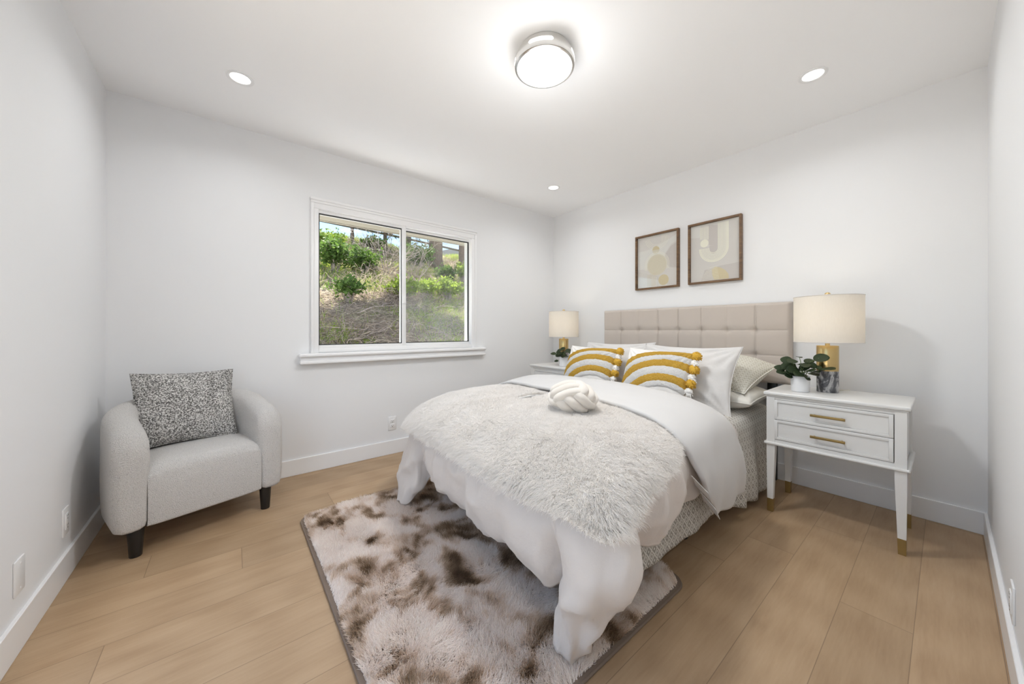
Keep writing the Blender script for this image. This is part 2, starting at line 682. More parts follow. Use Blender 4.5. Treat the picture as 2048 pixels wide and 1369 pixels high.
def shade_mat():
    m, nt, nd, lk, b = mat('drum_shade_linen')
    df = nd.new('ShaderNodeBsdfDiffuse')
    tr = nd.new('ShaderNodeBsdfTranslucent')
    mx = nd.new('ShaderNodeMixShader')
    n = noise_tex(nt, 260, mapping(nt, coord(nt), (1, 1, 0.15)), detail=2)
    c = mixc(nt, n.outputs[0], (0.84, 0.81, 0.76), (0.90, 0.875, 0.83))
    lk.new(c, df.inputs[0])
    lk.new(c, tr.inputs[0])
    mx.inputs[0].default_value = 0.42
    lk.new(df.outputs[0], mx.inputs[1])
    lk.new(tr.outputs[0], mx.inputs[2])
    lk.new(mx.outputs[0], nd['Material Output'].inputs[0])
    return m


M['shade'] = shade_mat()


def wood_frame():
    m, nt, nd, lk, b = mat('walnut_frame')
    n = noise_tex(nt, 12, mapping(nt, coord(nt), (1, 1, 6)), detail=5, rough=0.65)
    lk.new(ramp(nt, n.outputs[0], [(0.3, (0.085, 0.042, 0.018)), (0.55, (0.17, 0.092, 0.040)), (0.8, (0.27, 0.165, 0.08))]), b.inputs['Base Color'])
    b.inputs['Roughness'].default_value = 0.45
    return m


M['walnut'] = wood_frame()
M['paper'] = simple('print_paper', (0.72, 0.665, 0.64), 0.5)
M['paper_pale'] = simple('print_pale', (0.78, 0.74, 0.715), 0.5)
M['paper_mauve'] = simple('print_mauve', (0.63, 0.565, 0.545), 0.5)
M['paper_cream'] = simple('print_cream', (0.72, 0.65, 0.54), 0.5)
M['gold'] = simple('gold_ink', (0.93, 0.88, 0.76), 0.38, metal=0.1)
M['gold_soft'] = simple('soft_gold_ink', (0.68, 0.565, 0.36), 0.45, metal=0.1)


def glass_mat(name, film=0.0, gloss=0.05):
    m, nt, nd, lk, b = mat(name)
    nd.remove(b)
    t = nd.new('ShaderNodeBsdfTransparent')
    t.inputs[0].default_value = (0.97, 0.98, 0.975, 1)
    g = nd.new('ShaderNodeBsdfGlossy')
    g.inputs['Roughness'].default_value = 0.0
    mx = nd.new('ShaderNodeMixShader')
    mx.inputs[0].default_value = gloss
    lk.new(t.outputs[0], mx.inputs[1])
    lk.new(g.outputs[0], mx.inputs[2])
    out = mx.outputs[0]
    if film:
        tr = nd.new('ShaderNodeBsdfTranslucent')
        tr.inputs[0].default_value = (0.95, 0.92, 0.84, 1)
        m2 = nd.new('ShaderNodeMixShader')
        n = noise_tex(nt, 2.2, coord(nt), detail=4)
        lk.new(mth(nt, 'MULTIPLY', mth(nt, 'MULTIPLY', n.outputs[0], n.outputs[0]), film), m2.inputs[0])
        lk.new(out, m2.inputs[1])
        lk.new(tr.outputs[0], m2.inputs[2])
        out = m2.outputs[0]
    lk.new(out, nd['Material Output'].inputs[0])
    return m


M['glass'] = glass_mat('clear_glass', gloss=0.002)
M['glass_dusty'] = glass_mat('dusty_glass', film=0.27, gloss=0.002)
M['picture_glass'] = glass_mat('picture_glass', gloss=0.035)


def leaf_mat(name, c0, c1, transl=0.25, rough=0.45):
    m, nt, nd, lk, b = mat(name)
    n = noise_tex(nt, 9, coord(nt), detail=2)
    c = mixc(nt, n.outputs[0], c0, c1)
    lk.new(c, b.inputs['Base Color'])
    b.inputs['Roughness'].default_value = rough
    b.inputs['Specular IOR Level'].default_value = 0.22
    if transl:
        tr = nd.new('ShaderNodeBsdfTranslucent')
        lk.new(c, tr.inputs[0])
        mx = nd.new('ShaderNodeMixShader')
        mx.inputs[0].default_value = transl
        lk.new(b.outputs[0], mx.inputs[1])
        lk.new(tr.outputs[0], mx.inputs[2])
        lk.new(mx.outputs[0], nd['Material Output'].inputs[0])
    return m


M['leaf_dark'] = leaf_mat('dark_green_leaf', (0.012, 0.024, 0.010), (0.04, 0.062, 0.024), 0.06, 0.5)
M['leaf_bright'] = leaf_mat('bright_shrub_leaf', (0.14, 0.22, 0.025), (0.34, 0.42, 0.07), 0.4, 0.7)
M['leaf_mid'] = leaf_mat('mid_shrub_leaf', (0.05, 0.11, 0.02), (0.15, 0.23, 0.05), 0.35, 0.7)
M['needle'] = leaf_mat('pine_needle', (0.03, 0.07, 0.03), (0.11, 0.16, 0.06), 0.1)
M['bark'] = simple('tree_bark', (0.16, 0.115, 0.085), 0.95, bump_scale=30, bump_str=0.9, bump_dist=0.03, vary=0.4, vary_scale=14)
M['twig'] = simple('dry_branch', (0.36, 0.30, 0.25), 0.9, vary=0.2)
M['rail'] = simple('weathered_rail', (0.16, 0.14, 0.12), 0.9, vary=0.25)
M['soffit'] = simple('eave_paint', (0.30, 0.275, 0.22), 0.8)
M['stucco'] = simple('outside_stucco', (0.55, 0.52, 0.46), 0.9, bump_scale=80)
M['concrete'] = simple('bounce_concrete', (0.84, 0.84, 0.83), 0.9, bump_scale=60)
M['paving'] = simple('fill_paving', (0.47, 0.435, 0.385), 0.9, bump_scale=60)
M['roofing'] = simple('roof_shingle', (0.12, 0.11, 0.10), 0.9)
M['strand'] = strand_mat('pile_strand')
M['fur'] = strand_mat('white_fur', transl=0.3)
M['grass'] = strand_mat('grass_blade', transl=0.35)
M['ridge'] = simple('far_ridge', (0.34, 0.33, 0.30), 0.95)


def soil_mat():
    m, nt, nd, lk, b = mat('hill_soil')
    tc = coord(nt)
    n = noise_tex(nt, 1.6, tc, detail=6, rough=0.65)
    n2 = noise_tex(nt, 24, tc, detail=4)
    c = ramp(nt, n.outputs[0], [(0.35, (0.12, 0.085, 0.06)), (0.5, (0.24, 0.19, 0.13)), (0.62, (0.15, 0.18, 0.05)), (0.75, (0.20, 0.28, 0.06))])
    lk.new(mixc(nt, mth(nt, 'MULTIPLY', n2.outputs[0], 0.6), c, (0.30, 0.25, 0.18)), b.inputs['Base Color'])
    b.inputs['Roughness'].default_value = 1.0
    bump(nt, b, n2.outputs[0], 0.8, 0.05)
    return m


M['hill'] = soil_mat()

# ---------------------------------------------------------------- the room
b = BM()
box(b, (W / 2, -L / 2, -0.06), (W + 0.3, L + 0.3, 0.12))
struct('floor', b, M['floor'])
b = BM()
box(b, (W / 2, -L / 2, H + 0.06), (W + 0.3, L + 0.3, 0.12))
struct('ceiling', b, M['ceiling'])
T = 0.15
# window opening in the wall at x = 0
WY0, WY1, WZ0, WZ1 = -2.585, -1.130, 0.895, 2.045
b = BM()
box(b, (-T / 2, (-L - T + WY0) / 2, H / 2), (T, WY0 + L + T, H))
box(b, (-T / 2, (WY1 + T) / 2, H / 2), (T, T - WY1, H))
box(b, (-T / 2, (WY0 + WY1) / 2, WZ0 / 2), (T, WY1 - WY0, WZ0))
box(b, (-T / 2, (WY0 + WY1) / 2, (WZ1 + H) / 2), (T, WY1 - WY0, H - WZ1))
struct('wall_west', b, M['wall'])
b = BM()
box(b, (W / 2, T / 2, H / 2), (W, T, H))
struct('wall_north', b, M['wall'])
# the left-hand wall; unseen from the camera, an added glazed door lets in fill light
DX0, DX1, DZ = 1.36, 2.96, 2.08
b = BM()
box(b, (DX0 / 2, -L - T / 2, H / 2), (DX0, T, H))
box(b, ((DX1 + W) / 2, -L - T / 2, H / 2), (W - DX1, T, H))
box(b, ((DX0 + DX1) / 2, -L - T / 2, (DZ + H) / 2), (DX1 - DX0, T, H - DZ))
struct('wall_south', b, M['wall'])
b = BM()
for x0, x1 in ((DX0, DX0 + 0.06), (DX1 - 0.06, DX1), ((DX0 + DX1) / 2 - 0.04, (DX0 + DX1) / 2 + 0.04)):
    box(b, ((x0 + x1) / 2, -L - 0.08, DZ / 2), (x1 - x0, 0.06, DZ), 0.003, 1)
for z0, z1 in ((0, 0.07), (DZ - 0.06, DZ)):
    box(b, ((DX0 + DX1) / 2, -L - 0.08, (z0 + z1) / 2), (DX1 - DX0 - 0.01, 0.058, z1 - z0), 0.003, 1)
door = struct('added_fill_door', b, M['vinyl'])
b = BM()
box(b, ((DX0 + DX1) / 2, -L - 0.08, DZ / 2), (DX1 - DX0 - 0.1, 0.006, DZ - 0.1))
obj('pane', b, M['glass'], door, smooth=False)
b = BM()
box(b, (W + T / 2, -L / 2, H / 2), (T, L + 2 * T, H))
struct('wall_east', b, M['wall'])

BH, BT = 0.117, 0.013


def baseboard(name, a, c, n):
    """a..c along the wall, n the direction into the room"""
    a, c, n = Vector(a), Vector(c), Vector(n)
    bm = BM()
    mid = (a + c) / 2 + n * (BT / 2) + Vector((0, 0, BH / 2))
    d = c - a
    dims = (abs(d.x) or BT, abs(d.y) or BT, BH)
    box(bm, mid, dims, 0.002, 1)
    return struct(name, bm, M['trim'])


baseboard('baseboard_west', (0, -L + BT, 0), (0, -BT, 0), (1, 0, 0))
baseboard('baseboard_north', (0, 0, 0), (W, 0, 0), (0, -1, 0))
baseboard('baseboard_south', (0, -L, 0), (DX0, -L, 0), (0, 1, 0))
baseboard('baseboard_east', (W, -L + BT, 0), (W, -BT, 0), (-1, 0, 0))

# ---------------------------------------------------------------- window
win = bpy.data.objects.new('window_1', None)
COL.objects.link(win)
win.location = (0, (WY0 + WY1) / 2, WZ0)
tag(win, 'white horizontal sliding window with two panes looking onto a brushy hillside', 'window', kind='structure')
WO = Vector(win.location)


def wbox(bm, x0, x1, y0, y1, z0, z1, bev=0.003, seg=2):
    box(bm, Vector(((x0 + x1) / 2, (y0 + y1) / 2, (z0 + z1) / 2)) - WO, (x1 - x0, y1 - y0, z1 - z0), bev, seg)


CY0, CY1 = -2.593, -1.122      # casing outer edges
b = BM()
wbox(b, 0.0, 0.016, CY0, WY0 + 0.045, 0.888, 1.9895)
wbox(b, 0.016, 0.024, CY0, CY0 + 0.020, 0.888, 2.029)
wbox(b, 0.0, 0.016, WY1 - 0.045, CY1, 0.888, 1.9895)
wbox(b, 0.016, 0.024, CY1 - 0.020, CY1, 0.888, 2.029)
wbox(b, 0.0, 0.016, CY0, CY1, 1.990, 2.035)
obj('casing', b, M['trim'], win)
b = BM()
wbox(b, 0.0, 0.022, CY0 - 0.001, CY1 + 0.001, 2.030, 2.052)
wbox(b, 0.0, 0.032, CY0 - 0.006, CY1 + 0.006, 2.049, 2.070, 0.006, 3)
obj('head_moulding', b, M['trim'], win)
b = BM()
wbox(b, 0.0, 0.066, -2.672, -1.028, 0.866, 0.893, 0.009, 4)
wbox(b, 0.0, 0.044, -2.664, -1.036, 0.836, 0.868, 0.003, 2)
wbox(b, 0.0, 0.056, -2.668, -1.032, 0.812, 0.838, 0.008, 3)
obj('sill', b, M['trim'], win)
# fixed frame
GX = -0.055
FZ0, FZ1 = 0.925, 1.990
FY0, FY1 = -2.548, -1.165
b = BM()
wbox(b, -0.14, 0.004, WY0 - 0.0, FY0 + 0.004, WZ0, WZ1, 0.002)
wbox(b, -0.14, 0.004, FY1 - 0.004, WY1, WZ0, WZ1, 0.002)
wbox(b, -0.14, 0.004, WY0, WY1, WZ0, FZ0 + 0.004, 0.002)
wbox(b, -0.14, 0.004, WY0, WY1, FZ1 - 0.004, WZ1, 0.002)
obj('frame', b, M['vinyl'], win)
YM = -1.868
# left sash sits toward the room, right sash behind it


def sash(name, y0, y1, x, rail, stile_l, stile_r, gm, gr=0.006):
    bm = BM()
    wbox(bm, x - 0.018, x + 0.018, y0, y0 + stile_l, FZ0, FZ1, 0.003)
    wbox(bm, x - 0.018, x + 0.018, y1 - stile_r, y1, FZ0, FZ1, 0.003)
    wbox(bm, x - 0.0175, x + 0.0175, y0 + stile_l * 0.9, y1 - stile_r * 0.9, FZ0, FZ0 + rail, 0.003)
    wbox(bm, x - 0.0175, x + 0.0175, y0 + stile_l * 0.9, y1 - stile_r * 0.9, FZ1 - rail, FZ1, 0.003)
    s = obj(name, bm, M['vinyl'], win)
    ya, yb, za, zb = y0 + stile_l, y1 - stile_r, FZ0 + rail, FZ1 - rail
    bm = BM()
    g = 0.006
    for q in ((ya, ya + g, za, zb), (yb - gr, yb, za, zb), (ya, yb, za, za + g), (ya, yb, zb - g, zb)):
        wbox(bm, x - 0.006, x + 0.014, q[0], q[1], q[2], q[3], 0)
    obj('gasket', bm, M['gasket'], s)
    bm = BM()
    wbox(bm, x - 0.002, x + 0.002, ya, yb, za, zb, 0)
    obj('pane', bm, gm, s, smooth=False)
    return s


sash('sash', FY0, YM + 0.02, -0.022, 0.026, 0.012, 0.038, M['glass'], 0.001)
sash('sash', YM - 0.012, FY1, -0.066, 0.026, 0.030, 0.004, M['glass_dusty'])
b = BM()
wbox(b, -0.004, 0.006, YM - 0.012, YM + 0.016, 1.30, 1.36, 0.002)
obj('latch', b, M['vinyl'], win)

# ---------------------------------------------------------------- outlets


def plate(name, label, cat, c, n, kind, group=None):
    """c centre on the wall, n normal into the room"""
    t = thing(name, label, cat, c, math.atan2(n[1], n[0]), group)
    bm = BM()
    box(bm, (0.003, 0, 0), (0.006, 0.071, 0.116), 0.0025, 2)
    obj('cover_plate', bm, M['plate'], t)
    if kind == 'blank':
        for z in (-0.042, 0.042):
            bm = BM()
            lathe(bm, [(0.0035, 0), (0.0035, 0.0012), (0, 0.0016)], seg=12, mtx=Matrix.Translation((0.006, 0, z)) @ Matrix.Rotation(PI / 2, 4, 'Y'))
            obj('screw', bm, M['plate'], t)
        return t
    bm = BM()
    if kind == 'decora' or kind == 'switch':
        box(bm, (0.0065, 0, 0), (0.005, 0.034, 0.067), 0.0015, 2)
    else:
        for z in (-0.0195, 0.0195):
            box(bm, (0.0065, 0, z), (0.005, 0.034, 0.029), 0.0015, 2)
    r = obj('rocker' if kind == 'switch' else 'receptacle', bm, M['plate'], t)
    if kind != 'switch':
        for z in (-0.0195, 0.0195):
            bm = BM()
            box(bm, (0.0089, -0.0065, z + 0.004), (0.001, 0.002, 0.009))
            box(bm, (0.0089, 0.0065, z + 0.004), (0.001, 0.002, 0.007))
            box(bm, (0.0089, 0.0, z - 0.008), (0.001, 0.005, 0.005))
            obj('socket_holes', bm, M['slot'], r, smooth=False)
    return t


plate('wall_outlet', 'white duplex power outlet low on the window wall beside the bed', 'outlet', (0.0, -1.975, 0.262), (1, 0), 'duplex')
plate('wall_outlet', 'white power outlet on the left wall beside the armchair', 'outlet', (0.632, -L, 0.246), (0, 1), 'decora')
plate('blank_plate', 'blank white cover plate with two screws low on the left wall', 'wall plate', (1.053, -L, 0.243), (0, 1), 'blank')
plate('wall_outlet', 'white power outlet on the right wall at the edge of the picture', 'outlet', (W, -1.13, 0.205), (-1, 0), 'decora')

# ---------------------------------------------------------------- ceiling lights


def lamp_light(name, kind, loc, power, parent, size=0.1, col=LAMP_COL, spread=PI):
    d = bpy.data.lights.new(name, kind)
    d.energy = power
    d.color = col
    if kind == 'AREA':
        d.shape = 'DISK'
        d.size = size
        d.spread = spread
    else:
        d.shadow_soft_size = size
    o = bpy.data.objects.new(name, d)
    COL.objects.link(o)
    o.parent = parent
    o.location = loc
    return o


FL = (1.758, -1.852)
fl = thing('ceiling_lamp', 'round flush ceiling light with nickel ring and glowing white diffuser', 'ceiling lamp', (FL[0], FL[1], H))
fh = 0.082
b = BM()
prof = [(0.122, 0.0), (0.128, -0.004), (0.136, -0.018), (0.1425, -0.036), (0.1465, -0.056), (0.1475, -0.070), (0.1455, -0.079), (0.141, -fh), (0.135, -fh), (0.133, -0.072), (0.128, -0.030), (0.116, -0.004), (0.116, 0.0)]
lathe(b, prof, seg=96)
obj('ring', b, M['nickel'], fl)
for k in range(4):
    a0 = math.radians(129 + 90 * k)
    b = BM()
    t = bmesh.new()
    seg = 16
    half = math.radians(23)
    rows = []
    for i in range(seg + 1):
        a = a0 - half + 2 * half * i / seg
        e = 1.0 if 0 < i < seg else 0.45
        r0, r1 = 0.1428 + 0.0012, 0.1470 + 0.0010
        zc = -0.0475
        rows.append((t.verts.new((r0 * math.cos(a), r0 * math.sin(a), zc + 0.0095 * e)), t.verts.new((r1 * math.cos(a), r1 * math.sin(a), zc - 0.0095 * e))))
    for p, q in zip(rows, rows[1:]):
        t.faces.new((p[0], q[0], q[1], p[1]))
    bmesh.ops.solidify(t, geom=t.faces[:], thickness=0.0015)
    merge(b, t)
    obj('side_window', b, M['lens'], fl)
b = BM()
lathe(b, [(0.136, -0.074), (0.136, -fh + 0.002), (0.130, -fh - 0.002), (0.09, -fh - 0.006), (0, -fh - 0.008)], seg=96)
obj('diffuser', b, M['diffuser'], fl)
lamp_light('ceiling_lamp_light', 'AREA', (0, 0, -fh - 0.011), P_FLUSH, fl, 0.26)
lamp_light('added_ceiling_fill', 'POINT', (0, 0, -fh - 0.26), P_FILL, fl, 0.12)  # extra point light hung below the fitting to brighten ceiling and walls


def recessed(x, y, label):
    t = thing('recessed_light', label, 'recessed light', (x, y, H), 0, 'recessed ceiling lights')
    bm = BM()
    lathe(bm, [(0.062, 0), (0.062, -0.003), (0.058, -0.0055), (0.050, -0.005), (0.046, -0.002), (0.046, 0.0)], seg=48)
    obj('trim_ring', bm, M['plate'], t)
    bm = BM()
    lathe(bm, [(0.046, -0.0005), (0.046, -0.002), (0.030, -0.003), (0, -0.0034)], seg=48)
    obj('lens', bm, M['lens'], t)
    lamp_light('recessed_light_glow', 'AREA', (0, 0, -0.009), P_SPOT, t, 0.09, spread=math.radians(150))
    return t


recessed(0.592, -3.02, 'recessed ceiling downlight above the armchair corner')
recessed(0.632, -0.640, 'recessed ceiling downlight in the far corner above the small lamp')
recessed(2.553, -0.620, 'recessed ceiling downlight above the right nightstand')
recessed(2.553, -3.02, 'unseen recessed downlight added for even light in the near corner')  # unseen fourth downlight, added to even out the light

# ---------------------------------------------------------------- armchair


def make_armchair():
    t = thing('armchair', 'cream boucle barrel armchair with black legs in the corner left of the window', 'armchair', (0.312, -3.222, 0), math.radians(17.6))
    z0 = 0.128
    th = 0.064                       # half thickness of the shell
    b_half, a_back, xs, xf = 0.287, 0.222, 0.03, 0.265
    path = []
    for x in np.linspace(xf, xs, 12)[:-1]:
        path.append((x, -b_half, 0.0, -1.0))
    for k in range(33):
        a = -PI / 2 - PI * k / 32
        ca, sa = math.cos(a), math.sin(a)
        n = Vector((ca / a_back, sa / b_half)).normalized()
        e = 0.86
        px = xs + a_back * math.copysign(abs(ca) ** e, ca)
        py = b_half * math.copysign(abs(sa) ** e, sa)
        path.append((px, py, n.x, n.y))
    for x in np.linspace(xs, xf, 12)[1:]:
        path.append((x, b_half, 0.0, 1.0))
    bm = BM()
    rings = []
    K = len(path)
    for i, (x, y, nx, ny) in enumerate(path):
        u = (xf - x) / (xf + a_back - xs + 0.0)
        u = max(0.0, min(1.0, u))
        h = 0.605 + 0.090 * (3 * u * u - 2 * u ** 3)
        dfr = max(0.0, x - (xf - 0.11)) / 0.11
        h -= 0.085 * (1 - math.sqrt(max(0.0, 1 - dfr ** 2)))
        hw = th * (1.0 if dfr < 0.75 else 1.0 - 0.30 * ((dfr - 0.75) / 0.25) ** 2)
        ring = []
        zb = z0
        prof = [(-0.75, zb), (0.75, zb), (1.0, zb + 0.02), (1.06, zb + 0.15), (1.05, zb + 0.30), (1.03, h - 0.062)]
        for q in range(1, 10):
            a = q / 10 * PI
            prof.append((math.cos(a), h - 0.060 + 0.060 * math.sin(a)))
        prof += [(-1.03, h - 0.062), (-1.05, zb + 0.25), (-1.0, zb + 0.15), (-0.98, zb + 0.02)]
        for s, z in prof:
            ring.append(bm.verts.new((x + nx * s * hw, y + ny * s * hw, z)))
        rings.append(ring)
    R = len(rings[0])
    for p, q in zip(rings, rings[1:]):
        for k in range(R):
            j = (k + 1) % R
            bm.faces.new((p[k], p[j], q[j], q[k]))
    for ring, out in ((rings[0], 1), (rings[-1], -1)):
        c = [bm.verts.new(Vector(((v.co.x + 0.006), (v.co.y - (b_half * -out)) * 0.75 + b_half * -out, (v.co.z - 0.35) * 0.93 + 0.35))) for v in ring]
        for k in range(R):
            j = (k + 1) % R
            bm.faces.new((ring[k], c[k], c[j], ring[j]))
        bm.faces.new(c)
    bmesh.ops.recalc_face_normals(bm, faces=bm.faces[:])
    o = obj('shell', bm, M['boucle'], t, angle=None)
    md = o.modifiers.new('smooth', 'SUBSURF')
    md.levels = md.render_levels = 1
    # seat: cushion and front apron in one upholstered block
    ys = np.linspace(-1, 1, 25)
    prof = catmull([(-0.205, 0.30), (-0.20, 0.425), (-0.05, 0.433), (0.10, 0.432), (0.20, 0.424), (0.252, 0.400), (0.268, 0.35), (0.272, 0.25), (0.268, 0.16), (0.258, 0.132), (0.20, 0.128), (-0.10, 0.128)], 5)
    G = np.zeros((25, len(prof), 3))
    for i, v in enumerate(ys):
        e = 1 - abs(v) ** 8
        G[i, :, 0] = prof[:, 0] - 0.010 * (1 - e) * (prof[:, 0] > 0.2)
        G[i, :, 1] = v * 0.2345
        G[i, :, 2] = prof[:, 1] - 0.018 * abs(v) ** 6 * (prof[:, 1] > 0.38) + 0.004 * (1 - v * v) * (prof[:, 1] > 0.4)
    grid_obj('seat', G[::-1], M['boucle'], t)
    for x, y in ((0.222, -0.268), (0.222, 0.268), (-0.13, -0.20), (-0.13, 0.20)):
        bm = BM()
        lathe(bm, [(0, 0), (0.0215, 0), (0.0225, 0.002), (0.030, 0.132), (0, 0.132)], seg=28, mtx=Matrix.Translation((x, y, 0)))
        obj('leg', bm, M['black_wood'], t)
    return t


chair = make_armchair()


# ---------------------------------------------------------------- pillows


def pillow_grid(w, h, t, pinch=0.05, n=41, p=0.55, seed=0, wr=0.006, sag=0.0):
    """front and back sheets of a pillow as (n, n, 3) grids in local x (right), y (up), z (front)"""
    s = np.sin(np.linspace(-PI / 2, PI / 2, n)) * 0.35 + np.linspace(-1, 1, n) * 0.65
    u, v = np.meshgrid(s, s, indexing='ij')
    x = w / 2 * u * (1 - pinch * (1 - v ** 2) * np.abs(u) ** 3)
    y = h / 2 * v * (1 - pinch * (1 - u ** 2) * np.abs(v) ** 3)
    prof = ((1 - u ** 2).clip(0) * (1 - v ** 2).clip(0)) ** p
    prof = prof * (1 + sag * -v)
    out = []
    for side, sd in ((1, seed), (-1, seed + 50)):
        P = np.stack([u * 2.2, v * 2.2, np.full_like(u, sd * 3.7)], 2)
        z = t / 2 * prof + wr * 4 * (fbm(P, 3, sd) - 0.5) * np.sqrt(prof)
        # creases radiating from the corners
        for cu, cv in ((1, 1), (-1, 1), (1, -1), (-1, -1)):
            ang = np.arctan2(v - cv, u - cu)
            d = np.hypot(u - cu, v - cv)
            z = z + wr * np.sin(ang * 17 + sd) * np.exp(-((d - 0.45) / 0.28) ** 2) * prof ** 0.3 * (prof > 0)
        out.append(np.stack([x, y, side * z], 2))
    return out[0], out[1], (u + 1) / 2, (v + 1) / 2


def pillow_mesh(name, w, h, t, m, parent=None, relief=None, **kw):
    A, B, U, V = pillow_grid(w, h, t, **kw)
    if relief is not None:
        A[..., 2] += relief(U, V)
    n = A.shape[0]
    verts = np.concatenate([A.reshape(-1, 3), B.reshape(-1, 3)])
    idx = np.arange(n * n).reshape(n, n)
    edge = np.zeros((n, n), bool)
    edge[0, :] = edge[-1, :] = edge[:, 0] = edge[:, -1] = True
    back = np.where(edge, idx, idx + n * n)
    faces = []
    for i in range(n - 1):
        for j in range(n - 1):
            faces.append((idx[i, j], idx[i + 1, j], idx[i + 1, j + 1], idx[i, j + 1]))
            faces.append((back[i, j], back[i, j + 1], back[i + 1, j + 1], back[i + 1, j]))
    used = np.unique(np.array(faces))
    remap = np.full(2 * n * n, -1)
    remap[used] = np.arange(len(used))
    verts = verts[used]
    faces = [tuple(int(remap[k]) for k in f) for f in faces]
    uvall = np.stack([np.concatenate([U.ravel(), U.ravel()]), np.concatenate([V.ravel(), V.ravel()])], 1)[used]
    me = bpy.data.meshes.new(name)
    me.from_pydata(verts.tolist(), [], faces)
    lay = me.uv_layers.new(name='UVMap')
    loops = np.empty(len(me.loops), dtype=np.int32)
    me.loops.foreach_get('vertex_index', loops)
    lay.data.foreach_set('uv', uvall[loops].ravel())
    return _finish(name, me, m, parent, True, None)


def orient(o, c, right, up):
    r = Vector(right).normalized()
    u = Vector(up)
    u = (u - r * u.dot(r)).normalized()
    f = r.cross(u)
    o.matrix_world = Matrix(((r.x, u.x, f.x, c[0]), (r.y, u.y, f.y, c[1]), (r.z, u.z, f.z, c[2]), (0, 0, 0, 1)))
    return o


def seam(w, h, pinch, r, m, parent, z=0.0, n=28):
    pts = []
    s = np.linspace(-1, 1, n)
    for a in s[:-1]:
        pts.append((a, -1))
    for a in s[:-1]:
        pts.append((1, a))
    for a in s[:-1]:
        pts.append((-a, 1))
    for a in s[:-1]:
        pts.append((-1, -a))
    bm = BM()
    tube(bm, [(w / 2 * u * (1 - pinch * (1 - v ** 2) * abs(u) ** 3), h / 2 * v * (1 - pinch * (1 - u ** 2) * abs(v) ** 3), z) for u, v in pts], r, 6, closed=True)
    return obj('seam', bm, m, parent, angle=None)


ca, sa = math.cos(math.radians(17.6)), math.sin(math.radians(17.6))


def chair_pt(x, y, z):
    return (0.312 + x * ca - y * sa, -3.222 + x * sa + y * ca, z)


cu = pillow_mesh('throw_pillow', 0.445, 0.405, 0.15, M['speckle'], pinch=0.07, seed=3)
tag(cu, 'grey and white speckled boucle cushion leaning in the armchair', 'cushion')
orient(cu, chair_pt(-0.052, -0.018, 0.630), (-sa + 0.02, ca, -0.03), (-0.28 * ca, -0.28 * sa, 0.95))
seam(0.445, 0.405, 0.07, 0.004, M['speckle'], cu)

# ---------------------------------------------------------------- nightstands


